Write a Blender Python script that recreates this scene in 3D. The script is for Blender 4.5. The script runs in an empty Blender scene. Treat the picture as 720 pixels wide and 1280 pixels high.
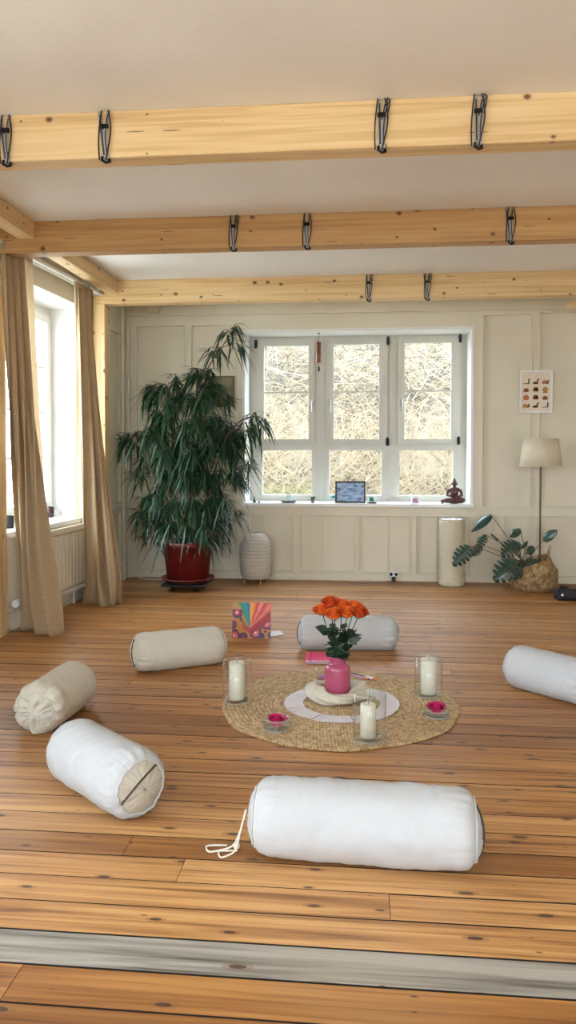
import bpy, math, random
from mathutils import Vector, Matrix, noise
random.seed(7)
S = bpy.context.scene
COL = S.collection
PI = math.pi
V = Vector

# ------------------------------------------------------------------ camera
F, CX, CY, H = 960.0, 360.0, 590.0, 1.35
YAW, PITCH = math.radians(5.5), math.radians(1.5)
fw0 = V((-math.sin(YAW), math.cos(YAW), 0)); RT = V((math.cos(YAW), math.sin(YAW), 0))
FW = fw0 * math.cos(PITCH) + V((0, 0, -math.sin(PITCH)))
UP = RT.cross(FW)
CAM = V((0, 0, H))

def ray(x, y): return FW + RT * ((x - CX) / F) + UP * ((CY - y) / F)
def onz(x, y, z=0.0):
    d = ray(x, y); return CAM + d * ((z - H) / d.z)
def onY(x, y, Y):
    d = ray(x, y); return CAM + d * (Y / d.y)
# left wall frame: s along the wall from the back corner towards the camera, n into the room
WC = V((-2.545, 8.073, 0)); WU = V((-0.049, -1, 0)).normalized(); WN = V((1, -0.049, 0)).normalized()
def L(s, n, z): return WC + WU * s + WN * n + V((0, 0, z))
def onL(x, y, n=0.0):
    d = ray(x, y); p0 = WC + WN * n
    t = (p0 - CAM).dot(WN) / d.dot(WN); p = CAM + d * t
    return (p - WC).dot(WU), p.z
ID = lambda x, y, z: V((x, y, z))

cam = bpy.data.cameras.new('camera'); co = bpy.data.objects.new('camera', cam); COL.objects.link(co)
co.matrix_world = Matrix.Translation(CAM) @ Matrix((RT, UP, -FW)).transposed().to_4x4()
cam.sensor_fit = 'VERTICAL'; cam.sensor_height = 36; cam.lens = F / 1280 * 36
cam.shift_y = (CY - 640) / 1280 * 1.0
cam.clip_start = .05; cam.clip_end = 200
S.camera = co

# ------------------------------------------------------------------ materials
MATS = {}
def nt(name):
    m = bpy.data.materials.new(name); m.use_nodes = True
    t = m.node_tree; b = t.nodes['Principled BSDF']
    return m, t, b
def N(t, kind, **kw):
    n = t.nodes.new('ShaderNode' + kind)
    for k, v in kw.items():
        if k in n.bl_rna.properties: setattr(n, k, v)
        else: n.inputs[k].default_value = v
    return n
def c4(c): return (c[0], c[1], c[2], 1)
def ramp(t, stops, fac):
    r = t.nodes.new('ShaderNodeValToRGB'); e = r.color_ramp.elements
    while len(e) < len(stops): e.new(.5)
    for i, (p, c) in enumerate(stops):
        e[i].position = p; e[i].color = c4(c)
    t.links.new(fac, r.inputs['Fac']); return r.outputs['Color']
def objco(t, scale=(1, 1, 1), loc=(0, 0, 0)):
    tc = N(t, 'TexCoord'); mp = N(t, 'Mapping'); mp.inputs['Scale'].default_value = scale; mp.inputs['Location'].default_value = loc
    t.links.new(tc.outputs['Object'], mp.inputs['Vector']); return mp.outputs['Vector']
def mixc(t, fac, a, b, mode='MIX'):
    m = t.nodes.new('ShaderNodeMix'); m.data_type = 'RGBA'; m.blend_type = mode
    for sock, v in ((m.inputs[0], fac), (m.inputs[6], a), (m.inputs[7], b)):
        if hasattr(v, 'links') or hasattr(v, 'is_linked'): t.links.new(v, sock)
        elif isinstance(v, (int, float)): sock.default_value = v
        else: sock.default_value = c4(v)
    return m.outputs[2]
def math_(t, op, a, b=None, c=None):
    m = t.nodes.new('ShaderNodeMath'); m.operation = op
    for i, v in enumerate((a, b, c)):
        if v is None: continue
        if hasattr(v, 'is_linked'): t.links.new(v, m.inputs[i])
        else: m.inputs[i].default_value = v
    return m.outputs[0]

def plain(name, col, rough=.6, metal=0, var=.06, nscale=12, bump=0, bscale=80, coat=0, trans=0, sub=None):
    if name in MATS: return MATS[name]
    m, t, b = nt(name)
    n = N(t, 'TexNoise'); n.inputs['Scale'].default_value = nscale; n.inputs['Detail'].default_value = 3
    t.links.new(objco(t), n.inputs['Vector'])
    lo = [c * (1 - var) for c in col]; hi = [min(1, c * (1 + var)) for c in col]
    t.links.new(ramp(t, [(.3, lo), (.7, hi)], n.outputs['Fac']), b.inputs['Base Color'])
    b.inputs['Roughness'].default_value = rough; b.inputs['Metallic'].default_value = metal
    b.inputs['Coat Weight'].default_value = coat
    if bump:
        n2 = N(t, 'TexNoise'); n2.inputs['Scale'].default_value = bscale; n2.inputs['Detail'].default_value = 4
        t.links.new(objco(t), n2.inputs['Vector'])
        bp = N(t, 'Bump'); bp.inputs['Strength'].default_value = bump; bp.inputs['Distance'].default_value = .004
        t.links.new(n2.outputs['Fac'], bp.inputs['Height']); t.links.new(bp.outputs[0], b.inputs['Normal'])
    if trans:
        tr = N(t, 'BsdfTranslucent'); tr.inputs['Color'].default_value = c4(col)
        mx = N(t, 'MixShader'); mx.inputs[0].default_value = trans
        out = t.nodes['Material Output']
        t.links.new(b.outputs[0], mx.inputs[1]); t.links.new(tr.outputs[0], mx.inputs[2]); t.links.new(mx.outputs[0], out.inputs[0])
    MATS[name] = m; return m

def glass(name, tint=(1, 1, 1), refl=1.0, edge=.5, base=.02):
    m, t, b = nt(name)
    t.nodes.remove(b)
    tr = N(t, 'BsdfTransparent'); tr.inputs['Color'].default_value = c4(tint)
    gl = N(t, 'BsdfGlossy'); gl.inputs['Roughness'].default_value = .03
    lw = N(t, 'LayerWeight'); lw.inputs['Blend'].default_value = .5
    f = math_(t, 'ADD', math_(t, 'MULTIPLY', math_(t, 'POWER', lw.outputs['Facing'], 3.0), refl * edge), base)
    mx = N(t, 'MixShader')
    t.links.new(f, mx.inputs[0]); t.links.new(tr.outputs[0], mx.inputs[1]); t.links.new(gl.outputs[0], mx.inputs[2])
    t.links.new(mx.outputs[0], t.nodes['Material Output'].inputs[0])
    return m

def beam_wood(name, along, cols, knot=.55):
    m, t, b = nt(name)
    tc = N(t, 'TexCoord'); sx = N(t, 'SeparateXYZ'); t.links.new(tc.outputs['Object'], sx.inputs[0])
    ax = sx.outputs[along]
    o = [sx.outputs[i] for i in range(3) if i != along]
    if along == 0: u, w = o[0], o[1]
    else: u, w = o
    cr = math_(t, 'ADD', math_(t, 'MULTIPLY', u, 1.0), w) if along != 2 else math_(t, 'ADD', u, w)
    def vec(a, bb, c=0.0):
        cb = N(t, 'CombineXYZ'); t.links.new(math_(t, 'MULTIPLY', ax, a), cb.inputs[0]); t.links.new(math_(t, 'MULTIPLY', cr, bb), cb.inputs[1])
        t.links.new(math_(t, 'MULTIPLY', u, c), cb.inputs[2]); return cb.outputs[0]
    g = N(t, 'TexNoise'); g.inputs['Scale'].default_value = 1; g.inputs['Detail'].default_value = 5; g.inputs['Distortion'].default_value = .6
    t.links.new(vec(1.1, 38), g.inputs['Vector'])
    g2 = N(t, 'TexNoise'); g2.inputs['Scale'].default_value = 1; g2.inputs['Detail'].default_value = 2
    t.links.new(vec(.5, 10), g2.inputs['Vector'])
    f = math_(t, 'ADD', math_(t, 'MULTIPLY', g.outputs['Fac'], .6), math_(t, 'MULTIPLY', g2.outputs['Fac'], .4))
    base = ramp(t, [(.3, cols[0]), (.5, cols[1]), (.68, cols[2])], f)
    # knots
    v = N(t, 'TexVoronoi', voronoi_dimensions='2D'); v.inputs['Scale'].default_value = 1; t.links.new(vec(8.0, 11), v.inputs['Vector'])
    d = v.outputs['Distance']; rnd = N(t, 'SeparateColor'); t.links.new(v.outputs['Color'], rnd.inputs[0])
    size = math_(t, 'MULTIPLY', math_(t, 'MAXIMUM', math_(t, 'SUBTRACT', rnd.outputs[0], .74), 0), .55)
    k = math_(t, 'LESS_THAN', d, size)
    ring = math_(t, 'LESS_THAN', d, math_(t, 'MULTIPLY', size, 1.7))
    c1 = mixc(t, math_(t, 'MULTIPLY', ring, .35), base, (cols[0][0] * .55, cols[0][1] * .42, cols[0][2] * .35))
    c2 = mixc(t, math_(t, 'MULTIPLY', k, .9), c1, (.10, .045, .018))
    # checks
    ck = N(t, 'TexVoronoi', voronoi_dimensions='2D'); ck.inputs['Scale'].default_value = 1; t.links.new(vec(2.2, 30), ck.inputs['Vector'])
    rc = N(t, 'SeparateColor'); t.links.new(ck.outputs['Color'], rc.inputs[0])
    kk = math_(t, 'MULTIPLY', math_(t, 'LESS_THAN', ck.outputs['Distance'], .1), math_(t, 'GREATER_THAN', rc.outputs[1], .9))
    c3 = mixc(t, math_(t, 'MULTIPLY', kk, .75), c2, (.16, .08, .03))
    t.links.new(c3, b.inputs['Base Color']); b.inputs['Roughness'].default_value = .55
    return m

GY0, GY1 = None, None
def floor_mat():
    m, t, b = nt('oiled_pine_boards')
    tc = N(t, 'TexCoord'); sx = N(t, 'SeparateXYZ'); t.links.new(tc.outputs['Object'], sx.inputs[0])
    at = N(t, 'Attribute'); at.attribute_name = 'plank'
    ac = N(t, 'SeparateColor'); t.links.new(at.outputs['Color'], ac.inputs[0])
    r1, r2, gray = ac.outputs[0], ac.outputs[1], ac.outputs[2]
    xo = math_(t, 'ADD', sx.outputs[0], math_(t, 'MULTIPLY', r1, 37))
    def vec(a, bb, c=9.0):
        cb = N(t, 'CombineXYZ'); t.links.new(math_(t, 'MULTIPLY', xo, a), cb.inputs[0]); t.links.new(math_(t, 'MULTIPLY', sx.outputs[1], bb), cb.inputs[1])
        t.links.new(math_(t, 'MULTIPLY', r2, c), cb.inputs[2]); return cb.outputs[0]
    g = N(t, 'TexNoise'); g.inputs['Scale'].default_value = 1; g.inputs['Detail'].default_value = 6; g.inputs['Distortion'].default_value = .8
    t.links.new(vec(1.3, 48), g.inputs['Vector'])
    g2 = N(t, 'TexNoise'); g2.inputs['Scale'].default_value = 1; g2.inputs['Detail'].default_value = 3; g2.inputs['Distortion'].default_value = 1.5
    t.links.new(vec(.8, 14), g2.inputs['Vector'])
    f = math_(t, 'ADD', math_(t, 'MULTIPLY', g.outputs['Fac'], .55), math_(t, 'MULTIPLY', g2.outputs['Fac'], .45))
    warm = ramp(t, [(.34, (.15, .052, .015)), (.46, (.35, .148, .040)), (.62, (.53, .265, .085))], f)
    grey = ramp(t, [(.36, (.07, .06, .05)), (.46, (.26, .24, .205)), (.60, (.42, .39, .34))], f)
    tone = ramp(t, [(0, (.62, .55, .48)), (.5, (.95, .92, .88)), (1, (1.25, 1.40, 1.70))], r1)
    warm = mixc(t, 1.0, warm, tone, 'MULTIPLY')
    base = mixc(t, gray, warm, grey)
    # large worn patches
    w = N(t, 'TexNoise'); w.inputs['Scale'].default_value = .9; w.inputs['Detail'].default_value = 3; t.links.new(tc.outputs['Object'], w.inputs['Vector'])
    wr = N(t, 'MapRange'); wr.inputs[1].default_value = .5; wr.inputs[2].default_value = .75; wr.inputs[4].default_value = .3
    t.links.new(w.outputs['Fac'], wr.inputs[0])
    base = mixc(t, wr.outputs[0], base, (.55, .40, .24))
    v = N(t, 'TexVoronoi', voronoi_dimensions='2D'); v.inputs['Scale'].default_value = 1; t.links.new(vec(4.5, 13.0, 60), v.inputs['Vector'])
    rnd = N(t, 'SeparateColor'); t.links.new(v.outputs['Color'], rnd.inputs[0])
    size = math_(t, 'MULTIPLY', math_(t, 'MAXIMUM', math_(t, 'SUBTRACT', rnd.outputs[0], .54), 0), .26)
    k = math_(t, 'LESS_THAN', v.outputs['Distance'], size)
    ring = math_(t, 'LESS_THAN', v.outputs['Distance'], math_(t, 'MULTIPLY', size, 1.8))
    base = mixc(t, math_(t, 'MULTIPLY', ring, .4), base, (.22, .10, .04))
    base = mixc(t, math_(t, 'MULTIPLY', k, .88), base, (.055, .03, .018))
    t.links.new(base, b.inputs['Base Color'])
    rr = N(t, 'MapRange'); rr.inputs[3].default_value = .34; rr.inputs[4].default_value = .52; t.links.new(f, rr.inputs[0]); t.links.new(rr.outputs[0], b.inputs['Roughness'])
    bp = N(t, 'Bump'); bp.inputs['Strength'].default_value = .25; bp.inputs['Distance'].default_value = .003
    t.links.new(g.outputs['Fac'], bp.inputs['Height']); t.links.new(bp.outputs[0], b.inputs['Normal'])
    return m

M_WALL = plain('cream_wall_paint', (.72, .66, .525), .62, var=.03, nscale=3, bump=.12, bscale=60)
M_CEIL = plain('ceiling_plaster', (.87, .86, .82), .8, var=.035, nscale=1.6, bump=.3, bscale=35)
M_WHITE = plain('white_gloss_paint', (.80, .80, .77), .35, var=.02)
M_FRAME = plain('window_frame_paint', (.60, .585, .51), .4, var=.02)
M_PIPE = plain('pipe_paint', (.66, .63, .52), .35, var=.02)
M_BEAM = beam_wood('pine_beam_along_x', 0, [(.56, .34, .135), (.76, .54, .27), (.84, .65, .37)])
M_BEAMD = beam_wood('brown_pine_beam_along_x', 0, [(.36, .18, .06), (.52, .30, .115), (.62, .39, .17)])  # darker, browner pine tone for the middle beam
M_BEAMY = beam_wood('pine_beam_along_y', 1, [(.52, .32, .14), (.70, .49, .25), (.78, .60, .35)])
M_POST = beam_wood('pine_post_along_z', 2, [(.60, .38, .17), (.78, .56, .29), (.85, .66, .38)])
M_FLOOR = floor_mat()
M_DARK = plain('dark_subfloor', (.02, .012, .008), .9)
M_PANE = glass('window_glass', refl=.12, base=.003)
M_VASEG = glass('clear_glass', (.985, .995, .99), refl=1.1, edge=.6, base=.02)
M_BLACK = plain('black_plastic', (.012, .012, .013), .4)
M_IRON = plain('black_metal', (.015, .014, .013), .35, metal=.6)
M_LINEN = plain('beige_linen', (.47, .34, .20), .9, var=.1, nscale=60, bump=.4, bscale=400, trans=.22)
M_SHEER = plain('pale_lining', (.78, .68, .53), .9, var=.05, nscale=60, bump=.2, bscale=300, trans=.5)
M_COTTON = plain('white_cotton', (.51, .52, .53), .85, var=.015, nscale=30, bump=.35, bscale=260)
M_COTTONB = plain('natural_cotton', (.50, .455, .37), .88, var=.03, nscale=30, bump=.35, bscale=260)
M_COTTONC = plain('unbleached_cotton', (.56, .52, .44), .88, var=.03, nscale=30, bump=.35, bscale=260)
M_ZIP = plain('dark_zip_tape', (.05, .035, .025), .6)
M_CORD = plain('cream_cord', (.75, .70, .6), .8)
M_WAX = plain('ivory_wax', (.66, .63, .52), .45, var=.01)
M_PAPER = plain('white_card', (.70, .66, .70), .6, var=.02)
M_PAPER2 = plain('lilac_card_back', (.50, .42, .62), .6, var=.1, nscale=60)
M_WOOL = plain('cream_wool', (.60, .555, .45), .95, var=.06, nscale=40, bump=.5, bscale=120)

# ------------------------------------------------------------------ mesh builder
class MB:
    def __init__(s): s.v = []; s.f = []; s.m = []; s.sm = []
    def add(s, verts, faces, mi=0, smooth=False):
        o = len(s.v); s.v += [V(p) for p in verts]
        for f in faces: s.f.append([i + o for i in f]); s.m.append(mi); s.sm.append(smooth)
    def box(s, x0, x1, y0, y1, z0, z1, xf=None, mi=0):
        xf = xf or ID
        p = [xf(x, y, z) for z in (z0, z1) for y in (y0, y1) for x in (x0, x1)]
        s.add(p, [(0, 2, 3, 1), (4, 5, 7, 6), (0, 1, 5, 4), (2, 6, 7, 3), (0, 4, 6, 2), (1, 3, 7, 5)], mi)
    def bbox(s, x0, x1, y0, y1, z0, z1, b=.004, mi=0, xf=None):      # box with chamfered vertical and horizontal edges
        xf = xf or ID
        pts = []; 
        rings = [(z0, b), (z0 + b, 0), (z1 - b, 0), (z1, b)]
        for z, i in rings:
            a0, a1, c0, c1 = x0 + i, x1 - i, y0 + i, y1 - i
            pts += [xf(a0 + b, c0, z), xf(a1 - b, c0, z), xf(a1, c0 + b, z), xf(a1, c1 - b, z), xf(a1 - b, c1, z), xf(a0 + b, c1, z), xf(a0, c1 - b, z), xf(a0, c0 + b, z)]
        fs = [tuple(range(7, -1, -1)), tuple(range(24, 32))]
        for k in range(3):
            for j in range(8): fs.append((k*8+j, k*8+(j+1) % 8, k*8+8+(j+1) % 8, k*8+8+j))
        s.add(pts, fs, mi)
    def tube(s, path, rad, n=8, mi=0, cap=True, flat=None):
        path = [V(p) for p in path]; k = len(path)
        if not isinstance(rad, (list, tuple)): rad = [rad] * k
        ref = V((0, 0, 1)); pts = []; prev = None
        for i, p in enumerate(path):
            d = (path[min(i+1, k-1)] - path[max(i-1, 0)])
            if d.length < 1e-9: d = V((0, 0, 1))
            d.normalize()
            if prev is None:
                a = d.cross(ref if abs(d.z) < .95 else V((1, 0, 0))).normalized()
            else:
                a = (prev - d * prev.dot(d)); a = a.normalized() if a.length > 1e-6 else d.orthogonal().normalized()
            prev = a; bb = d.cross(a)
            for j in range(n):
                t = 2 * PI * j / n
                pts.append(p + (a * math.cos(t) + bb * math.sin(t) * (flat or 1)) * rad[i])
        fs = []
        for i in range(k - 1):
            for j in range(n): fs.append((i*n+j, i*n+(j+1) % n, (i+1)*n+(j+1) % n, (i+1)*n+j))
        s.add(pts, fs, mi, True)
        if cap:
            s.add(pts[:n], [tuple(range(n-1, -1, -1))], mi); s.add(pts[-n:], [tuple(range(n))], mi)
    def lathe(s, prof, n=32, c=(0, 0, 0), mi=0, xf=None, fn=None, smooth=True):
        c = V(c); pts = []
        for r, z in prof:
            for j in range(n):
                t = 2*PI*j/n; rr = r if not fn else fn(r, z, t)
                p = V((rr*math.cos(t), rr*math.sin(t), z)) + c
                pts.append(xf(p) if xf else p)
        fs = []
        for i in range(len(prof)-1):
            for j in range(n): fs.append((i*n+j, i*n+(j+1) % n, (i+1)*n+(j+1) % n, (i+1)*n+j))
        s.add(pts, fs, mi, smooth)
    def grid(s, fn, nu, nv, mi=0, smooth=True):
        pts = [fn(i/nu, j/nv) for j in range(nv+1) for i in range(nu+1)]
        fs = [(j*(nu+1)+i, j*(nu+1)+i+1, (j+1)*(nu+1)+i+1, (j+1)*(nu+1)+i) for j in range(nv) for i in range(nu)]
        s.add(pts, fs, mi, smooth)
    def ball(s, c, r, n=12, m=8, mi=0, rot=None):
        c = V(c); r = V(r) if not isinstance(r, (int, float)) else V((r, r, r)); 
        def fn(u, v):
            a = 2*PI*u; b = PI*v; p = V((math.cos(a)*math.sin(b)*r.x, math.sin(a)*math.sin(b)*r.y, -math.cos(b)*r.z))
            return c + ((rot @ p) if rot else p)
        s.grid(fn, n, m, mi)
    def prism(s, poly, y0, y1, mi=0, xf=None):          # polygon in x,z extruded along y
        xf = xf or ID; n = len(poly)
        p = [xf(a, y0, b) for a, b in poly] + [xf(a, y1, b) for a, b in poly]
        s.add(p, [tuple(range(n)), tuple(range(2*n-1, n-1, -1))] + [(i, n+i, n+(i+1) % n, (i+1) % n) for i in range(n)], mi)
    def build(s, name, mats, parent=None, loc=None):
        me = bpy.data.meshes.new(name); me.from_pydata([tuple(p) for p in s.v], [], s.f)
        if not isinstance(mats, (list, tuple)): mats = [mats]
        for m in mats: me.materials.append(m)
        me.polygons.foreach_set('material_index', s.m); me.polygons.foreach_set('use_smooth', s.sm)
        me.update(); o = bpy.data.objects.new(name, me); COL.objects.link(o)
        if parent: o.parent = parent
        if loc is not None: o.location = loc
        return o

def tag(o, label=None, cat=None, group=None, kind=None):
    if label: o['label'] = label
    if cat: o['category'] = cat
    if group: o['group'] = group
    if kind: o['kind'] = kind
    return o
def thing(name, label, cat, loc=(0, 0, 0), rz=0, group=None, kind=None):
    o = bpy.data.objects.new(name, None); COL.objects.link(o); o.location = loc; o.rotation_euler = (0, 0, rz); o.empty_display_size = .05
    return tag(o, label, cat, group, kind)
def struct(o): o['kind'] = 'structure'; return o
def kids(o): return [c for c in bpy.data.objects if c.parent == o]
def dup(o, parent=None):
    c = o.copy(); COL.objects.link(c); c.parent = parent
    for k in kids(o): dup(k, c)
    return c

def panelwall(mb, xf, x0, x1, z0, z1, holes, recs, t, depth, front):
    """front(n)->y mapping: slab occupies y in [0..t] behind the face; xf maps (x, depth_behind_face, z)"""
    xs = sorted({x0, x1} | {v for r in holes + recs for v in (r[0], r[1]) if x0 < v < x1})
    zs = sorted({z0, z1} | {v for r in holes + recs for v in (r[2], r[3]) if z0 < v < z1})
    for i in range(len(xs)-1):
        for j in range(len(zs)-1):
            cx, cz = (xs[i]+xs[i+1])/2, (zs[j]+zs[j+1])/2
            inside = lambda r: r[0] < cx < r[1] and r[2] < cz < r[3]
            if any(inside(r) for r in holes): continue
            d = depth if any(inside(r) for r in recs) else 0
            mb.box(xs[i], xs[i+1], d, t, zs[j], zs[j+1], xf)

# ================================================================== SETTING
YB = 8.10; ZC = 2.98; XR = 3.6; YR = -3.0; TW = .44
# ---- floor: planks
gy_top = onz(360, 1182).y; gy_bot = onz(360, 1226.5).y
W = gy_top - gy_bot
mb = MB(); cols = []
y = gy_bot; ys = []
k = 0
rf = random.Random(3)
while y < YB + .5: 
    w = W * rf.uniform(.93, 1.03) if y > gy_top else W
    ys.append((y, y + w, abs(y - gy_bot) < 1e-6)); y += w
y = gy_bot
while y > YR - .1:
    ys.append((y - W, y, False)); y -= W
gap = .0065
for (a, b_, gr) in ys:
    x = -4.2 - rf.random() * 3
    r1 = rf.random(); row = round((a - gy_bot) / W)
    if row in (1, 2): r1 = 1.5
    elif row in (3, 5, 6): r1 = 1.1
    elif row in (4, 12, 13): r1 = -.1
    while x < XR + .2:
        ln = rf.uniform(3.2, 5.2); dz = rf.uniform(-.0006, 0)
        x2 = min(x + ln, XR + .25)
        xa = max(x, -3.4)
        if x2 > xa:
            if gr: xa, x2 = -3.4, XR + .2
            g0 = gap * rf.uniform(.45, 1.35)
            n0 = len(mb.f)
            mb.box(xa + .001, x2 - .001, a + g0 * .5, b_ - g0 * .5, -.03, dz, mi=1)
            mb.m[n0 + 1] = 0
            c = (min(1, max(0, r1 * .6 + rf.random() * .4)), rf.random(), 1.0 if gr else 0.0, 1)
            cols += [c] * (len(mb.f) - n0)
        if gr: break
        x += ln
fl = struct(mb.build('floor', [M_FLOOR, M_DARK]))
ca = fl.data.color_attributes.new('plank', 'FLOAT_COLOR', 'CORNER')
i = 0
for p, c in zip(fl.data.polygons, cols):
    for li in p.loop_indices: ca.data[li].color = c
mb = MB(); mb.box(-3.5, XR + .3, YR - .2, YB + .44, -.2, -.031); struct(mb.build('trim_1', M_DARK))
# ---- ceiling
mb = MB(); mb.box(-3.7, XR + .4, YR - .4, YB + .6, ZC, ZC + .25); struct(mb.build('ceiling', M_CEIL))
mb = MB(); mb.box(-3.7, XR + .4, YR - .4, YB + .46, ZC + .26, ZC + 10); struct(mb.build('added_sun_block', M_CEIL))  # unseen mass added above the room to keep sun off the thicket

# ---- back wall
def bx(x): return onY(x, 560, YB).x
def bz(y, x=450): return onY(x, y, YB).z
wx0, wx1, wz0, wz1 = bx(304.5), bx(590), bz(631), bz(411.5)
def R(xa, xb, ya, yb): return (bx(xa), bx(xb), bz(yb), bz(ya))
recs = [R(172, 230, 404, 633), R(240, 294, 404, 633), R(603, 663, 397, 632), R(674, 790, 395, 632),
        R(172, 230, 645, 715), R(240, 296, 645, 715), R(312, 366, 645, 715), R(376, 442, 645, 715), R(448.5, 511.5, 645, 715), R(521, 587, 645, 715),
        R(600, 661, 644, 716), R(672, 790, 644, 717)]
mb = MB()
panelwall(mb, lambda x, d, z: V((x, YB + d, z)), -3.4, XR + .3, -.1, ZC + .02, [(wx0, wx1, wz0, wz1)], recs, TW, .026, None)
for xx, ya, yb in ((330, 645, 715), (403, 645, 715), (484.5, 645, 715), (546.5, 645, 715), (617, 644, 716), (632, 644, 716)):   # board joints inside the panels
    mb.box(bx(xx) - .007, bx(xx) + .007, YB + .012, YB + .03, bz(yb), bz(ya))
struct(mb.build('wall_back', M_WALL))
# mouldings: thin lip round each panel
mb = MB()
for r in recs:
    e = .012
    for (a, b_, c, d) in ((r[0]-e, r[1]+e, r[3], r[3]+e), (r[0]-e, r[1]+e, r[2]-e, r[2]), (r[0]-e, r[0], r[2], r[3]), (r[1], r[1]+e, r[2], r[3])):
        mb.box(a, b_, YB - .013, YB + .002, c, d)
mb.box(-2.5, XR, YB - .03, YB + .01, bz(391), bz(387.5)); mb.box(-2.5, XR, YB - .018, YB + .01, bz(387.5), bz(380))
struct(mb.build('trim_2', M_WALL))
mb = MB(); mb.box(-2.52, XR, YB - .022, YB, 0, bz(717)); mb.box(-2.52, XR, YB - .03, YB, 0, .025); struct(mb.build('baseboard_back', M_WALL))
# ---- other walls
mb = MB(); mb.box(XR, XR + .3, YR - .3, YB + .3, -.1, ZC + .02); struct(mb.build('wall_right', M_WALL))
mb = MB(); mb.box(XR - .02, XR, YR, YB, 0, .12); struct(mb.build('baseboard_right', M_WHITE))
mb = MB(); RH = [(-2.0, -.4, .7, 2.7), (.6, 2.2, .7, 2.7)]
panelwall(mb, lambda x, d, z: V((x, YR - d, z)), -3.6, XR + .3, -.1, ZC + .02, RH, [], .3, 0, None)
struct(mb.build('wall_rear', M_WALL))
# left wall
ls1, _z = onL(108, 650); LZ0, LZ1 = .735, 2.71
LW = [(ls1 - .03, 3.0), (5.9, 7.7), (8.2, 9.5), (9.9, 11.2)]
mb = MB()
panelwall(mb, lambda s, d, z: L(s, -d, z), -.2, 11.6, -.1, ZC + .02, [(a, b_, LZ0, LZ1) for a, b_ in LW],
          [(.12, .62, .12, .70), (.12, .62, .82, 2.6)], TW, .026, None)
struct(mb.build('wall_left', M_WALL))
mb = MB(); mb.box(0, 11.2, 0, .022, 0, .13, lambda s, n, z: L(s, n, z)); mb.box(0, 11.2, 0, .035, 0, .03, lambda s, n, z: L(s, n, z))
struct(mb.build('baseboard_left', M_WALL))

# ---- beams (structural, each its own object)
BZ0 = 2.76
def beam(name, Y, x0, mat, dep=.125):
    mb = MB(); mb.bbox(x0, XR + .05, Y, Y + dep, BZ0, ZC, .005); return tag(struct(mb.build(name, mat)))
BY = [3.62, 5.28, 7.15]
o = beam('ceiling_beam', BY[0], -2.85, M_BEAM); tag(o, 'nearest and largest pale pine ceiling beam with four looped straps', 'beam')
o = beam('ceiling_beam', BY[1], -2.78, M_BEAMD); tag(o, 'middle ceiling beam, darker at its left end, with three looped straps', 'beam')
p3 = onY(116, 384, BY[2])
o = beam('ceiling_beam', BY[2], p3.x, M_BEAM, .14); tag(o, 'farthest pale pine ceiling beam resting on the slim post by the curtain', 'beam')
# purlin along the left wall
def xf_pur(x, y, z): return V((x, y, z))
mb = MB(); mb.bbox(-2.43, -2.31, BY[0] - 3, BY[1] - .002, 2.855, ZC, .006); mb.bbox(-2.43, -2.31, BY[1] + .127, BY[2] - .002, 2.855, ZC, .006)
tag(struct(mb.build('wall_plate_timber', M_BEAMY)), 'pine timber running from front to back along the ceiling above the left window', 'timber')
# posts
pa = onY(9, 700, BY[1] + .125); mb = MB(); mb.bbox(pa.x - .13, pa.x, BY[1] + .0, BY[1] + .125, 0, BZ0, .006)
tag(struct(mb.build('timber_post', M_POST)), 'pine post at the left edge of the photo under the middle beam', 'post')
mb = MB(); mb.bbox(p3.x + .0, p3.x + .115, BY[2] + .002, BY[2] + .138, 0, BZ0, .006)
tag(struct(mb.build('timber_post', M_POST)), 'pine post behind the right-hand curtain under the farthest beam', 'post')
# knee brace at the far right and small block on the far wall
b0 = onY(708, 384, 7.6)
mb = MB(); mb.prism([(b0.x, b0.z + .02), (b0.x + .1, b0.z - .02), (b0.x + .5, ZC - .1), (b0.x + .5, ZC), (b0.x + .35, ZC)], 7.55, 7.67)
tag(struct(mb.build('knee_brace', M_POST)), 'short pale brace end just under the farthest beam at the right edge', 'brace')
bl = onY(187, 388, YB - .02); mb = MB(); mb.bbox(bl.x - .01, bl.x + .11, YB - .1, YB - .004, bl.z - .04, bl.z + .06, .01)
tag(struct(mb.build('trim_3', M_WALL)))

# ---- window in the back wall
YW = 8.50
def wx(x): return onY(x, 560, YW).x
def wz(y): return onY(450, y, YW).z
win = thing('window_1', None, None, kind='structure')
fx0, fx1, fz0, fz1 = wx0, wx1, wz0, wz1
cas = [(322, 393.5, 425, 555), (409, 484, 425, 555), (497, 575, 424, 555)]
low = [(328, 390, 563, 619), (411.5, 477, 563, 619), (499.5, 566, 563, 619)]
mb = MB()
panelwall(mb, lambda x, d, z: V((x, YW + d, z)), fx0 - .02, fx1 + .02, fz0 - .02, fz1 + .02,
          [(wx(a), wx(b_), wz(d), wz(c)) for a, b_, c, d in [(a+3, b_-3, c+3, d-3) for a, b_, c, d in cas] + low], [], .07, 0, None)
for xx in (401.5, 490.5): mb.box(wx(xx) - .035, wx(xx) + .035, YW - .012, YW, fz0, fz1)
mb.box(fx0, fx1, YW - .016, YW, wz(561), wz(556.5))
mb.build('window_frame', M_FRAME, win)
for i, (a, b_, c, d) in enumerate(low):
    mb = MB(); mb.box(wx(a) - .01, wx(b_) + .01, YW + .03, YW + .034, wz(d) - .01, wz(c) + .01); mb.build('glass_pane', M_PANE, win)
panes = [(330.5, 386, 431.5, 549), (417, 473.5, 431, 549), (505, 563, 430, 549)]
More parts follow.
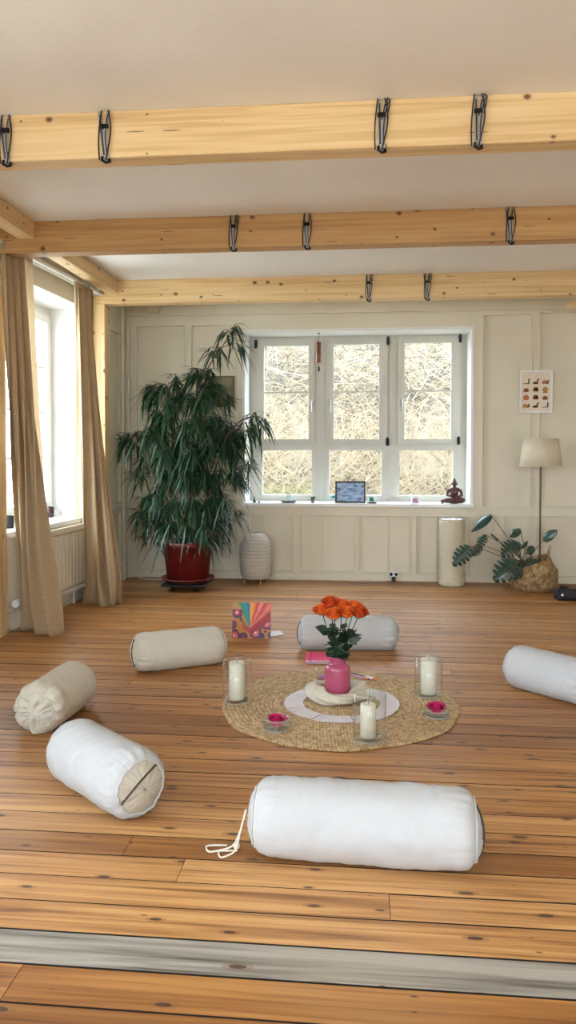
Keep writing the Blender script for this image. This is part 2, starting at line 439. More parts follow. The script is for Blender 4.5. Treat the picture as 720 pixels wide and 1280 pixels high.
for (a, b_, c, d), (e, f_, g, h_) in zip(cas, panes):
    mb = MB()
    panelwall(mb, lambda x, dd, z: V((x, YW - .035 + dd, z)), wx(a), wx(b_), wz(d), wz(c), [(wx(e), wx(f_), wz(h_), wz(g))], [], .06, 0, None)
    ym = wz((g + h_) / 2); mb.box(wx(e), wx(f_), YW - .03, YW + .02, ym - .008, ym + .008)
    cs = mb.build('casement', M_FRAME, win)
    mb = MB(); mb.box(wx(e) - .008, wx(f_) + .008, YW - .008, YW - .004, wz(h_) - .008, wz(g) + .008); mb.build('glass_pane', M_PANE, cs)
for hx in (391, 413, 501.5):
    x, z = wx(hx), wz(505)
    mb = MB(); mb.bbox(x - .014, x + .014, YW - .045, YW - .035, z - .02, z + .05, .003); mb.tube([(x, YW - .04, z + .035), (x, YW - .075, z + .035), (x, YW - .08, z + .02), (x, YW - .08, z - .09)], .009, 8)
    mb.build('window_handle', plain('satin_metal', (.45, .44, .4), .35, metal=.8), win)
for hx, hy in ((320.5, 429), (484.5, 427), (574, 425.5), (484, 552), (572.5, 551)):
    x, z = wx(hx), wz(hy)
    mb = MB(); mb.tube([(x, YW - .045, z - .045), (x, YW - .045, z + .045)], .013, 8); mb.box(x - .018, x + .018, YW - .036, YW - .02, z - .03, z + .03); mb.build('hinge', M_BLACK if hy < 500 else M_IRON, win)
# sill and white reveal lining
mb = MB(); mb.bbox(wx0 - .02, wx1 + .02, YB - .035, YW, wz0 - .022, wz0 + .012, .004); mb.build('window_sill', M_WHITE, win)
mb = MB(); e = .012
mb.box(wx0, wx0 + e, YB + .0, YW, wz0, wz1); mb.box(wx1 - e, wx1, YB, YW, wz0, wz1); mb.box(wx0, wx1, YB, YW, wz1 - e, wz1)
for (a, b_, c, d) in ((wx0 - .012, wx0, wz0, wz1 + .012), (wx1, wx1 + .012, wz0, wz1 + .012), (wx0, wx1, wz1, wz1 + .012)): mb.box(a, b_, YB - .006, YB + .002, c, d)
mb.build('reveal', M_WHITE, win)
SILL = wz0 + .012

# ---- left windows
for wi, (a, b_) in enumerate(LW):
    w = thing('window_%d' % (wi + 2), None, None, kind='structure')
    xf = lambda s, d, z: L(s, -.36 - d, z)
    mb = MB(); ncol = 2
    mid = (a + b_) / 2
    holes = [(a + .07, mid - .04, LZ0 + .08, LZ1 - .1), (mid + .04, b_ - .07, LZ0 + .08, LZ1 - .1)]
    panelwall(mb, xf, a - .02, b_ + .02, LZ0 - .02, LZ1 + .02, holes, [], .07, 0, None); mb.build('window_frame', M_WHITE, w)
    for (c, d, e, f_) in holes:
        mb = MB(); panelwall(mb, lambda s, dd, z: L(s, -.33 - dd, z), c - .012, d + .012, e - .012, f_ + .012, [(c + .06, d - .06, e + .06, f_ - .06)], [], .05, 0, None)
        for q in range(1, 4):
            zz = e + .06 + (f_ - e - .12) * q / 4; mb.box(c + .06, d - .06, -.37, -.35, zz - .011, zz + .011, lambda s, n, z: L(s, n, z))
        sm = (c + d) / 2; mb.box(sm - .011, sm + .011, -.37, -.35, e + .06, f_ - .06, lambda s, n, z: L(s, n, z))
        cs = mb.build('casement', M_WHITE, w)
        mb = MB(); mb.box(c + .05, d - .05, -.364, -.36, e + .05, f_ - .05, lambda s, n, z: L(s, n, z)); mb.build('glass_pane', M_PANE, cs)
    mb = MB(); mb.box(a - .03, b_ + .03, -.36, .05, LZ0 - .03, LZ0 + .012, lambda s, n, z: L(s, n, z)); mb.box(a, b_, -.36, -.27, LZ0 + .012, LZ0 + .06, lambda s, n, z: L(s, n, z))
    mb.build('window_sill', M_WHITE, w)
    mb = MB(); 
    for (c, d, e, f_) in ((a, a + .012, LZ0, LZ1), (b_ - .012, b_, LZ0, LZ1), (a, b_, LZ1 - .012, LZ1)): mb.box(c, d, -.36, .003, e, f_, lambda s, n, z: L(s, n, z))
    mb.build('reveal', M_WHITE, w)
# rear windows: out of view, added to let in more daylight
for wi, (a, b_, c, d) in enumerate(RH):
    w = thing('window_%d' % (wi + 6), None, None, kind='structure')
    mb = MB(); mid = (a + b_) / 2
    panelwall(mb, lambda x, dd, z: V((x, YR - .2 - dd, z)), a - .02, b_ + .02, c - .02, d + .02, [(a + .07, mid - .05, c + .07, d - .07), (mid + .05, b_ - .07, c + .07, d - .07)], [], .07, 0, None)
    mb.build('window_frame', M_WHITE, w)
    mb = MB(); mb.box(a, b_, YR - .24, YR - .236, c, d); mb.build('glass_pane', M_PANE, w)

# ---- curtain rail along left wall
mb = MB(); mb.box(.78, 5.4, .10, .135, 2.835, 2.86, lambda s, n, z: L(s, n, z)); mb.box(.78, 5.4, .045, .08, 2.84, 2.86, lambda s, n, z: L(s, n, z))
for s_ in (1.0, 2.2, 3.4, 4.6): mb.box(s_, s_ + .03, 0, .135, 2.86, ZC, lambda s, n, z: L(s, n, z))
tag(mb.build('curtain_rail', M_WHITE), 'white double curtain rail fixed above the left window', 'curtain rail')

# ---- radiator
rs0 = onL(106, 700, .08)[0]; rs1 = 2.35
rd = thing('radiator', 'cream ribbed panel radiator under the left window sill', 'radiator', L((rs0 + rs1) / 2, .07, 0))
def rloc(s, n, z): return L(s, n, z) - V(rd.location)
mb = MB(); mb.box(rs0, rs1, .045, .075, .16, .655, rloc)
nr = int((rs1 - rs0) / .072)
for i in range(nr):
    s_ = rs0 + .01 + i * (rs1 - rs0 - .02) / nr; w = (rs1 - rs0) / nr * .72
    mb.bbox(s_, s_ + w, .07, .1, .175, .645, .008, xf=rloc)
mb.build('panel', M_WALL, rd)
mb = MB(); mb.box(rs0 - .01, rs1 + .01, .03, .105, .655, .70, rloc); mb.build('top_cover', M_WALL, rd)
mb = MB(); mb.box(rs0, rs1, .03, .1, .125, .158, rloc); mb.build('bottom_rail', M_WHITE, rd)
for s_ in (rs0 + .2, rs1 - .2):
    mb = MB(); mb.tube([rloc(s_, .06, .13), rloc(s_, .06, 0)], .012, 8); mb.build('foot', M_WHITE, rd)
mb = MB(); mb.tube([rloc(rs1 + .02, .06, .2), rloc(rs1 + .1, .06, .2)], .022, 10); mb.tube([rloc(rs1 + .1, .06, .2), rloc(rs1 + .17, .06, .2)], .03, 10); mb.tube([rloc(rs1 + .05, .06, .2), rloc(rs1 + .05, .06, 0)], .011, 8)
mb.build('valve', M_WHITE, rd)

# ---- corner pipes
def lab_pipe(px, label, r):
    s_, _ = onL(px, 560, .06); p = L(s_, .06, 0)
    mb = MB(); mb.tube([(0, 0, 0), (0, 0, ZC)], r, 12)
    for z in (.25, 1.4, 2.5): mb.lathe([(r, z-.012), (r+.006, z-.01), (r+.006, z+.01), (r, z+.012)], 12)
    tag(mb.build('heating_pipe', M_PIPE, loc=p), label, 'pipe')
lab_pipe(154, 'cream vertical heating pipe left of its twin beside the room corner', .016)
lab_pipe(160.5, 'cream vertical heating pipe nearest the room corner', .014)
mb = MB(); mb.tube([L(.15, .03, .77), L(.95, .03, .77)], .014, 10); tag(mb.build('heating_pipe', M_PIPE), 'short horizontal cream pipe on the left wall behind the curtain', 'pipe')

# ================================================================== CURTAINS
def curtain(label, topA, topB, botA, botB, zt, folds, amp, seed, lining=None, bow=.0):
    """endpoints world (x,y) of left/right edges at the top and at the floor"""
    base = V(((botA.x + botB.x) / 2, (botA.y + botB.y) / 2, 0))
    th = thing('curtain', label, 'curtain', base)
    rr = random.Random(seed); ph = [rr.uniform(0, 6) for _ in range(6)]
    def mk(ta, tb, ba, bb_, off, fo, am):
        def fn(u, v):
            e = v ** 1.25
            a = ta.lerp(ba, e); b_ = tb.lerp(bb_, e)
            z = zt * (1 - v) + .004
            uu = u + .03 * math.sin(v * 5 + ph[0]) * math.sin(u * PI)
            p = a.lerp(b_, uu)
            d = (b_ - a); nrm = V((-d.y, d.x, 0)); nrm = nrm.normalized() if nrm.length else V((1, 0, 0))
            A = am * (.55 + .75 * v)
            w = math.sin(u * fo * 2 * PI + ph[1] + v * 1.2) + .45 * math.sin(u * fo * 3.3 * PI + ph[2] + v * 2.5)
            w += .3 * math.sin(v * 9 + u * 4 + ph[3]) * v
            flare = max(0, v - .93) / .07
            q = V((p.x, p.y, 0)) + nrm * (w * A + off) + V((.05, -.03, 0)) * flare * math.sin(u * 7 + ph[4])
            q += V((bow * math.sin(v * PI), 0, 0))
            return V((q.x, q.y, z)) - base
        m = MB(); m.grid(fn, 90, 70); return m
    o = mk(topA, topB, botA, botB, 0, folds, amp).build('drape', M_LINEN, th)
    sd = o.modifiers.new('thickness', 'SOLIDIFY'); sd.thickness = .003
    # header tape
    mbh = MB(); n = 24
    mbh.tube([V((topA.lerp(topB, i/n).x, topA.lerp(topB, i/n).y, zt - .02)) - base for i in range(n+1)], .014, 8, flat=1.6); mbh.build('heading_tape', M_LINEN, th)
    if lining:
        o = mk(*lining, -.012, folds * .6, amp * .5).build('lining', M_SHEER, th)
        sd = o.modifiers.new('thickness', 'SOLIDIFY'); sd.thickness = .0015
    return th
def lw(px, n, y=560):
    s_, _ = onL(px, y, n); p = L(s_, n, 0); return V((p.x, p.y, 0))
def fl2(px, py): p = onz(px, py); return V((p.x, p.y, 0))
curtain('beige linen curtain hanging nearest the camera beside the left post',
        lw(4, .13), lw(29, .13), fl2(27, 786), fl2(74, 797), 2.835, 3.2, .035, 1,
        lining=(lw(24, .10), lw(39, .10), fl2(40, 775), fl2(64, 772)))
curtain('beige linen curtain beside the far post next to the big potted plant',
        lw(96, .13), lw(116, .13), fl2(108, 757), fl2(156, 757), 2.835, 2.6, .03, 5,
        lining=(lw(92, .10), lw(99, .10), fl2(100, 745), fl2(118, 750)))

# ================================================================== BOLSTERS
def bolster(pxA, pxB, r, label, mat, seed, zipend=None, zipang=60, tie=None, wr=(.004, .0), endmat=None, gather=(1, 1), la=0, lb=0):
    A = onz(*pxA, r); B = onz(*pxB, r); d = B - A; d.z = 0; Lh = d.length / 2
    c = (A + B) / 2; rz = math.atan2(d.y, d.x)
    th = thing('yoga_bolster', label, 'bolster', (c.x, c.y, 0), rz, 'round cotton yoga bolsters lying around the rug')
    sd = seed * 13.7
    def rad(x, t):
        # soft wrinkles: long folds around the belly and gathers near the ends
        k = noise.noise(V((x * 9 + sd, math.cos(t) * 1.6, math.sin(t) * 1.6))) * wr[0] * .8
        k += noise.noise(V((x * 38 + math.sin(t * 2 + seed) * 1.5 + sd, math.cos(t) * 1.3, math.sin(t) * 1.3))) * wr[0] * .6
        for sgn, gg in ((-1, gather[0]), (1, gather[1])):
            e = max(0, 1 - (Lh - sgn * x) / .11)
            if e > 0: k += gg * .005 * e * (math.sin(t * 23 + 2 * math.sin(t * 5 + seed)) * (.6 if gg < 3 else .12) + (1 if gg < 3 else 1.6) * noise.noise(V((math.cos(t) * 4 + sd, math.sin(t) * 4, x * 14))) )
        return k
    m = MB()
    n = 84; prof = []
    for i in range(61):
        u = i / 60; x = (-1 + 2 * u) * Lh
        e = (Lh - abs(x))
        rr_ = r
        q = .065
        if e < q: rr_ = r - .034 * (1 - math.sqrt(max(0, 1 - ((q - e) / q) ** 2)))
        prof.append((x, rr_))
    pts = []
    def P(x, rr_, t):
        k = rad(x, t); R_ = rr_ + k
        yy, zz = R_ * math.cos(t), R_ * math.sin(t)
        if zz < -r + .012: zz = -r + .012 - (-r + .012 - zz) * .3 - .0   # flattened where it rests
        return V((x, yy, zz + r - .008))
    for x, rr_ in prof:
        for j in range(n): pts.append(P(x, rr_, 2 * PI * j / n))
    fs = [(i*n+j, (i+1)*n+j, (i+1)*n+(j+1) % n, i*n+(j+1) % n) for i in range(len(prof)-1) for j in range(n)]
    m.add(pts, fs, 0, True); m.build('cover', mat, th)
    for sgn in (-1, 1):
        m = MB(); rc = r - .034; pts = []
        rings = [1.0, .93, .8, .6, .4, .2, .05]
        g = gather[0] if sgn < 0 else gather[1]
        for q in rings:
            for j in range(n):
                t = 2*PI*j/n
                bulge = .030 * (1 - q ** 2.4)
                bulge += g * .004 * (math.sin(t * 17 + seed + 2.5 * math.sin(3*t)) * (0 if g > 3 else .5) + (3.2 if g > 3 else .5) * noise.noise(V((q * math.cos(t) * 3.5 + sd, q * math.sin(t) * 9, 1)))) * (q ** 2) * (1 - q) * 8 + .004 * noise.noise(V((q * 3 * math.cos(t), q * 3 * math.sin(t), sd)))
                p = P(sgn * Lh, rc, t); cc = V((sgn * Lh, 0, r - .008))
                pp = cc + (p - cc) * q; pp.x += sgn * bulge; pts.append(pp)
        fs = []
        for i in range(len(rings)-1):
            for j in range(n):
                f = (i*n+j, i*n+(j+1) % n, (i+1)*n+(j+1) % n, (i+1)*n+j); fs.append(f if sgn < 0 else f[::-1])
        m.add(pts, fs + [tuple(range((len(rings)-1)*n, len(rings)*n))], 0, True)
        cap = m.build('end_cap', endmat or mat, th)
        m = MB(); m.tube([P(sgn * (Lh + .002), rc + .003, 2*PI*j/48) for j in range(49)], .0045, 6, cap=False); m.build('piping', mat, cap)
        if zipend == sgn:
            m = MB(); a = math.radians(zipang); path = []
            for i in range(17):
                q = -1 + 2 * i / 16
                off = .25 * (1 - q * q) + .18
                yy = (q * math.cos(a) - off * math.sin(a)) ; zz = (q * math.sin(a) + off * math.cos(a))
                l = math.hypot(yy, zz); 
                if l > .97: yy, zz = yy / l * .97, zz / l * .97; l = .97
                path.append(V((sgn * (Lh + .030 * (1 - l ** 2.4) + .003), yy * rc, zz * rc + r - .008)))
            m.tube(path, .0035, 6, flat=1.2); m.build('zip', M_ZIP, cap)
    if tie:
        sgn = tie; x = sgn * (Lh + .01); m = MB()
        for q, (dx, dy) in enumerate(((.05, -.05), (.10, -.02))):
            a = V((x + sgn * .03, 0, r * 1.05)); b_ = V((x + sgn * .045, dy * .4, r * .55)); c_ = V((x + sgn * (.04 + dx * .3), dy, .01)); d_ = V((x + sgn * (dx + .05), dy - .04, .006)); e_ = V((x + sgn * (dx + .07), dy + .01, .006)); f_ = V((x + sgn * dx * .8, dy + .02, .006))
            path = []
            K = [a, b_, c_, d_, e_, f_]
            for i in range(len(K) - 1):
                for w in range(6): path.append(K[i].lerp(K[i+1], w / 6))
            for _ in range(3):
                for i in range(1, len(path) - 1): path[i] = (path[i-1] + path[i] * 2 + path[i+1]) / 4
            m.tube(path, .0032, 6)
        m.ball((x + sgn * .06, -.015, .014), .012)
        m.tube([P(sgn * (Lh - .008), r - .022, 2*PI*(.05 + j/40 * .9)) for j in range(41)], .003, 6)
        m.build('drawstring', M_CORD, th)
    return th

bolster((322, 1015), (592, 1034), .128, 'large white bolster nearest the camera, drawstring trailing from its left end', M_COTTON, 1, zipend=1, zipang=85, tie=-1, wr=(.007, 0))
bolster((88, 931), (176, 981), .128, 'white bolster at left with a beige end facing the camera and curved zip', M_COTTON, 2, zipend=1, zipang=35, endmat=M_COTTONB, gather=(.4, 1))
bolster((44, 887), (97, 850), .125, 'off-white bolster at the left edge with a crumpled creased near end', M_COTTONC, 3, gather=(3.2, .4))
bolster((169, 815), (277, 804), .12, 'natural beige bolster left of the colourful card, dark zip on its left end', M_COTTONC, 4, zipend=-1, zipang=80, gather=(1.4, .8))
bolster((377, 789), (493, 790), .118, 'grey-white bolster behind the vase of orange roses', M_COTTON, 5, gather=(1.5, 2), zipend=-1, zipang=85)
bolster((642, 829), (742, 855), .122, 'white bolster at the right edge, cut off by the frame', M_COTTON, 6, gather=(.5, 2.5))

# ================================================================== RUG + CENTRE
rc_ = onz(424, 884); RUG = V((rc_.x, rc_.y, 0))
a_, b2 = onz(424, 841), onz(424, 936.5); RUG.y = (a_.y + b2.y) / 2; 
rl, rr2 = onz(275.5, 883), onz(573.5, 890); RR = (rr2 - rl).length / 2; RUG.x = (rl.x + rr2.x) / 2
def jute():
    m, t, b = nt('braided_jute')
    tc = N(t, 'TexCoord'); sx = N(t, 'SeparateXYZ'); t.links.new(tc.outputs['Object'], sx.inputs[0])
    r = math_(t, 'SQRT', math_(t, 'ADD', math_(t, 'MULTIPLY', sx.outputs[0], sx.outputs[0]), math_(t, 'MULTIPLY', sx.outputs[1], sx.outputs[1])))
    th = math_(t, 'ARCTAN2', sx.outputs[1], sx.outputs[0])
    arc = math_(t, 'MULTIPLY', math_(t, 'MULTIPLY', th, r), 380)
    br = math_(t, 'SINE', math_(t, 'ADD', arc, math_(t, 'MULTIPLY', r, 300)))
    n = N(t, 'TexNoise'); n.inputs['Scale'].default_value = 55; n.inputs['Detail'].default_value = 4; t.links.new(tc.outputs['Object'], n.inputs['Vector'])
    f = math_(t, 'ADD', math_(t, 'MULTIPLY', br, .12), n.outputs['Fac'])
    t.links.new(ramp(t, [(.3, (.24, .15, .07)), (.5, (.48, .335, .18)), (.72, (.64, .49, .30))], f), b.inputs['Base Color'])
    b.inputs['Roughness'].default_value = .95
    bp = N(t, 'Bump'); bp.inputs['Strength'].default_value = .6; bp.inputs['Distance'].default_value = .003; t.links.new(f, bp.inputs['Height']); t.links.new(bp.outputs[0], b.inputs['Normal'])
    return m
mb = MB(); NR = 27; nt_ = 160; prof = []
def rugedge(t): return 1 + .012 * math.sin(3 * t + 1) + .010 * math.sin(7 * t) + .006 * math.sin(13 * t + 2)
for i in range(NR * 6 + 1):
    u = i / (NR * 6); r = max(.004, RR * u); z = .0075 + .0035 * abs(math.sin(PI * u * NR))
    prof.append((r, z))
prof += [(RR + .004, .006), (RR + .003, .001), (.01, .001)]
mb.lathe(prof[::-1], nt_, fn=lambda r, z, t: r * (1 + (rugedge(t) - 1) * (r / RR) ** 2))
rug = mb.build('round_rug', jute(), loc=RUG); tag(rug, 'round braided jute rug on the floorboards under the candles and vase', 'rug')
RZ = .0115
def onrug(x, y): p = onz(x, y, RZ); return V((p.x, p.y, RZ))

# vase
vp = onrug(422, 873); vp = V((vp.x, vp.y, RZ))
va = thing('flower_vase', 'pink glazed ceramic bottle vase holding orange roses', 'vase', vp)
M_PINK = plain('pink_glaze', (.42, .075, .15), .25, var=.04, coat=.5)
mb = MB(); PR = [(.002, .003), (.062, .003), (.068, .008), (.069, .02), (.069, .165), (.066, .178), (.056, .187), (.043, .191), (.041, .2), (.041, .222), (.044, .226), (.044, .23), (.039, .231), (.037, .224), (.037, .19), (.055, .17), (.06, .02), (.002, .012)]
mb.lathe(PR, 40); mb.build('body', M_PINK, va)
mb = MB(); mb.lathe([(.0425, .196), (.0445, .198), (.0445, .202), (.0425, .204)], 40); mb.build('neck_ring', M_PINK, va)
# scarf ring
sc = MB()
def scf(u, v):
    a = 2*PI*u; q = 2*PI*v
    rr_ = .040 + .012 * math.sin(a * 2 + 1) + .004 * math.sin(q * 5 + a * 6)
    R0 = .125 + .012 * math.sin(a * 3)
    return V(((R0 + rr_ * 1.05 * math.cos(q)) * math.cos(a), (R0 + rr_ * 1.05 * math.cos(q)) * math.sin(a), max(.002, .036 + rr_ * .85 * math.sin(q))))
sc.grid(scf, 96, 36)
tag(sc.build('wool_scarf', M_WOOL, loc=vp), 'cream woollen scarf coiled in a ring around the foot of the pink vase', 'scarf')

# roses
M_OR = plain('orange_petal', (.80, .17, .025), .55, var=.25, nscale=60, trans=.2)
M_OR2 = plain('deep_orange_petal', (.68, .095, .02), .55, var=.25, nscale=60, trans=.2)
M_MAG = plain('magenta_wax', (.62, .03, .16), .4, var=.12, nscale=40)
M_STEM = plain('rose_stem', (.03, .055, .02), .6)
M_RLEAF = plain('rose_leaf', (.018, .04, .018), .5, var=.3, nscale=50)
def bloom(mb, c, R0, axis=V((0, 0, 1)), npet=15, seed=0, openness=1.0, tall=1.35):
    q = axis.to_track_quat('Z', 'Y').to_matrix(); c = V(c)
    for i in range(npet):
        f = i / (npet - 1); a = i * 2.399 + seed
        rad = R0 * (.10 + .80 * f ** .8); hgt = R0 * tall * (1 - .35 * f * openness); wid = 1.25 - .35 * f
        def fn(u, v):
            t = (u - .5) * 2; aa = a + t * wid * (.55 + .45 * math.sin(PI * min(1, v * .55 + .12)))
            prof = math.sin(PI * .5 * min(1, v * 1.7)) ** .8
            r = rad * (.15 + .85 * prof) + R0 * (.16 * f * openness + .03) * max(0, v - .6) ** 1.5 * 6 * (1 + .25 * math.sin(t * 5 + i))
            z = hgt * v * (1 - .10 * t * t * v) - R0 * .25 * f * max(0, v - .75)
            return c + q @ V((r * math.cos(aa), r * math.sin(aa), z - R0 * .55))
        mb.grid(fn, 10, 8)
def leafp(mb, base, tip, w, fold=.25, droop=.1, mi=0, n=6, nrm=V((0, 0, 1))):
    base, tip = V(base), V(tip); d = tip - base; ln = d.length; d.normalize()
    side = d.cross(nrm); side = side.normalized() if side.length > 1e-3 else d.orthogonal().normalized(); up = side.cross(d)
    pts = []
    for i in range(n + 1):
        u = i / n; ww = w * math.sin(PI * min(1, u ** .8 * .97 + .015)) * .5
        c = base + d * ln * u + V((0, 0, -1)) * droop * ln * (u * u) 
        pts += [c - side * ww + up * ww * fold, c, c + side * ww + up * ww * fold]
    fs = []
    for i in range(n):
        for k in (0, 1): fs.append((i*3+k, i*3+k+1, (i+1)*3+k+1, (i+1)*3+k))
    mb.add(pts, fs, mi, True)
heads = [(402.5, 763, .03, 'leftmost'), (413, 753, .04, 'back left'), (418, 768, -.045, 'front left, lowest of the'), (428, 757, .02, 'top middle'), (434, 766, -.035, 'front right'), (443, 759, .035, 'back right'), (449, 766, -.0, 'rightmost')]
rlabels = ['orange rose in the pink vase, leftmost of the bunch', 'orange rose at the top left back of the bunch', 'orange rose at the front, lowest bloom of the bunch', 'orange rose at the top middle of the bunch', 'orange rose at the front right of the bunch', 'orange rose at the back right of the bunch', 'orange rose, rightmost and darkest of the bunch']
for i, (hx, hy, dy, nm) in enumerate(heads):
    hp = onY(hx, hy, vp.y + dy)
    mouth = vp + V(((hx - 425) * .0009, dy * .5, .228)); foot = vp + V((-(hx - 425) * .0012, -dy * .4, .03))
    th = thing('rose', rlabels[i], 'rose', foot, 0, 'orange roses in the pink vase')
    lc = lambda p: V(p) - foot
    ax = (hp - mouth).normalized()
    ax = (ax + V((0, -.35, .5))).normalized()
    m = MB(); bloom(m, lc(hp), .048, ax, 15, i * 3 + 1, 1.0); m.ball(lc(hp) - ax * .012, .016)
    bo = m.build('bloom', M_OR2 if i in (6, 1) else M_OR, th)
    m = MB()
    P0, P1, P2 = lc(foot), lc(mouth), lc(hp - ax * .03)
    path = [P0.lerp(P1, k / 4) for k in range(4)] + [P1.lerp(P2, k / 6) + V((0, 0, .008 * math.sin(PI * k / 6))) for k in range(7)]
    m.tube(path, .003, 6)
    for k in range(5): a = k * 2*PI/5; b3 = lc(hp) - ax * .024; leafp(m, b3, b3 + V((math.cos(a) * .025, math.sin(a) * .025, -.006)), .01)
    m.build('stem', M_STEM, th)
    m = MB(); rr = random.Random(i + 40)
    for k in range(22):
        u = rr.uniform(.0, .62); b3 = P1.lerp(P2, u); a = rr.uniform(0, 6.28); ll = rr.uniform(.045, .075) * (1 - .25 * u)
        tip = b3 + V((math.cos(a) * ll * .85, math.sin(a) * ll * .7, rr.uniform(-.01, .04)))
        leafp(m, b3, tip, .042, nrm=V((math.cos(a), math.sin(a), .4)), droop=.25)
    if i == 0: leafp(m, P1.lerp(P2, .62), lc(onY(394, 781, vp.y)), .045, nrm=V((0, -1, .5)), droop=.15); leafp(m, P1.lerp(P2, .55), lc(onY(399, 787, vp.y)), .04, nrm=V((0, -1, .5)))
    if i == 6: leafp(m, P1.lerp(P2, .4), lc(onY(452, 795, vp.y)), .045, nrm=V((0, -1, .2))); leafp(m, P1.lerp(P2, .5), lc(onY(453, 792, vp.y)), .03, nrm=V((0, -.3, 1))); leafp(m, P1.lerp(P2, .5), lc(onY(446, 805, vp.y)), .04, nrm=V((0, -1, .2)))
    m.build('leaves', M_RLEAF, th)

# ring of cards
cc = onrug(427, 879); rnd = random.Random(5)
NC = 26
ccard = None
for i in range(NC):
    a = 2*PI*i/NC + rnd.uniform(-.03, .03)
    px_right = math.cos(a) > .75
    rin, rout = .205, .305 + (.02 * (i % 2) if px_right else 0)
    if ccard is None:
        m = MB(); wo = .082; wi_ = .056; hh = .0006
        def q(x, y, z): return V((x, y, z))
        p = [q(rin, -wi_/2, 0), q(rout, -wo/2, 0), q(rout, wo/2, 0), q(rin, wi_/2, 0)]
        m.add(p + [v + V((0, 0, hh)) for v in p], [(3, 2, 1, 0), (4, 5, 6, 7), (0, 1, 5, 4), (1, 2, 6, 5), (2, 3, 7, 6), (3, 0, 4, 7)])
        for k in range(5):      # faint printed lines
            rr_ = rin + .018 + k * .014
            m.box(rr_, rr_ + .0015, -.02, .02, hh, hh + .0002, mi=1)
        ccard = m.build('message_card', [M_PAPER, plain('faint_print', (.55, .5, .6), .7)]); o = ccard
    else:
        o = ccard.copy(); COL.objects.link(o)
    o.location = cc + V((0, 0, .0012 + (i % 3) * .0009)); o.rotation_euler = (.022, .0, a)
    if px_right: o.rotation_euler = (math.radians(rnd.uniform(2, 5)), 0, a + rnd.uniform(-.08, .08)); o.location.z += .004; 
    tag(o, 'white paper card laid in the overlapping ring around the scarf', 'card', 'ring of white cards on the jute rug')

# glass cylinders with pillar candles
def holder(px, py, rg, hg, label):
    p = onrug(px, py); th = thing('glass_cylinder', label, 'candle holder', p, 0)
    m = MB(); m.lathe([(.002, .0), (rg - .006, .0), (rg, .006), (rg, hg), (rg - .003, hg + .001), (rg - .0035, hg), (rg - .004, .02), (rg - .012, .014), (.002, .012)], 48)
    m.build('glass_body', M_VASEG, th)
    m = MB(); m.tube([((rg - .002) * math.cos(t), (rg - .002) * math.sin(t), hg) for t in [2*PI*k/48 for k in range(49)]], .0013, 6, cap=False); m.build('rim', plain('glass_edge', (.42, .45, .42), .1, coat=1), th)
    m = MB(); m.tube([((rg - .003) * math.cos(t), (rg - .003) * math.sin(t), .005) for t in [2*PI*k/48 for k in range(49)]], .0022, 6, cap=False); m.build('base_rim', MATS['glass_edge'], th)
    return p
def candle(p, r, h, label, dx=0, dy=0):
    th = thing('pillar_candle', label, 'candle', p + V((dx, dy, .013)))
    m = MB(); m.lathe([(.001, 0), (r - .002, 0), (r, .003), (r, h - .004), (r - .004, h), (r * .6, h - .002), (.002, h - .005)], 40); m.build('wax', M_WAX, th)
    m = MB(); m.tube([(0, 0, h - .006), (.001, 0, h + .004), (.003, 0, h + .009)], .0012, 6); m.build('wick', M_BLACK, th)
p = holder(296.5, 876, .077, .215, 'clear glass cylinder at the left side of the jute rug'); candle(p, .042, .198, 'ivory pillar candle in the left glass cylinder', -.002)
p = holder(535.5, 869, .077, .21, 'clear glass cylinder at the back right of the jute rug'); candle(p, .045, .19, 'ivory pillar candle in the back right glass cylinder', .002)
p = holder(462, 924, .078, .215, 'clear glass cylinder at the front of the jute rug'); candle(p, .036, .155, 'ivory pillar candle in the front glass cylinder, shortest of the three', -.007)
# bowls with rose candles
def bowl(px, py, r, h, label, clabel, seed):
    p = onrug(px, py); th = thing('glass_bowl', label, 'bowl', p)
    m = MB(); m.lathe([(.002, 0), (r * .92, 0), (r, .008), (r, h), (r - .003, h), (r - .004, .012), (.002, .008)], 40); m.build('glass_body', M_VASEG, th)
    m = MB(); m.tube([(r * math.cos(t), r * math.sin(t), h) for t in [2*PI*k/40 for k in range(41)]], .0016, 6, cap=False); m.tube([(r*.93 * math.cos(t), r*.93 * math.sin(t), .004) for t in [2*PI*k/40 for k in range(41)]], .003, 6, cap=False); m.build('rim', MATS['glass_edge'], th)
    c = thing('rose_candle', clabel, 'candle', p + V((0, 0, .009)))
    m = MB(); bloom(m, (0, 0, .040), .044, V((0, -.1, 1)), 16, seed, 1.2, 1.15); m.ball((0, 0, .014), (.024, .024, .014)); m.build('wax_bloom', M_MAG, c)
    m = MB(); m.tube([(0, 0, .03), (0, 0, .05)], .001, 5); m.build('wick', M_WAX, c)
bowl(345.5, 911, .066, .055, 'low glass bowl at the front left of the jute rug', 'magenta rose-shaped candle in the front left glass bowl', 2)
bowl(546, 895, .062, .035, 'low glass bowl at the right side of the jute rug', 'magenta rose-shaped candle in the right-hand glass bowl', 5)
# small tumbler behind the vase
p = onrug(403, 851); th = thing('glass_tumbler', 'small glass tumbler half hidden behind the pink vase', 'tumbler', p)
m = MB(); m.lathe([(.002, 0), (.03, 0), (.033, .01), (.038, .09), (.035, .09), (.03, .012), (.002, .01)], 32); m.build('glass_body', M_VASEG, th)
m = MB(); m.lathe([(.002, .012), (.027, .012), (.03, .03), (.001, .031)], 24); m.build('wax_fill', plain('lilac_wax', (.55, .22, .42), .5), th)

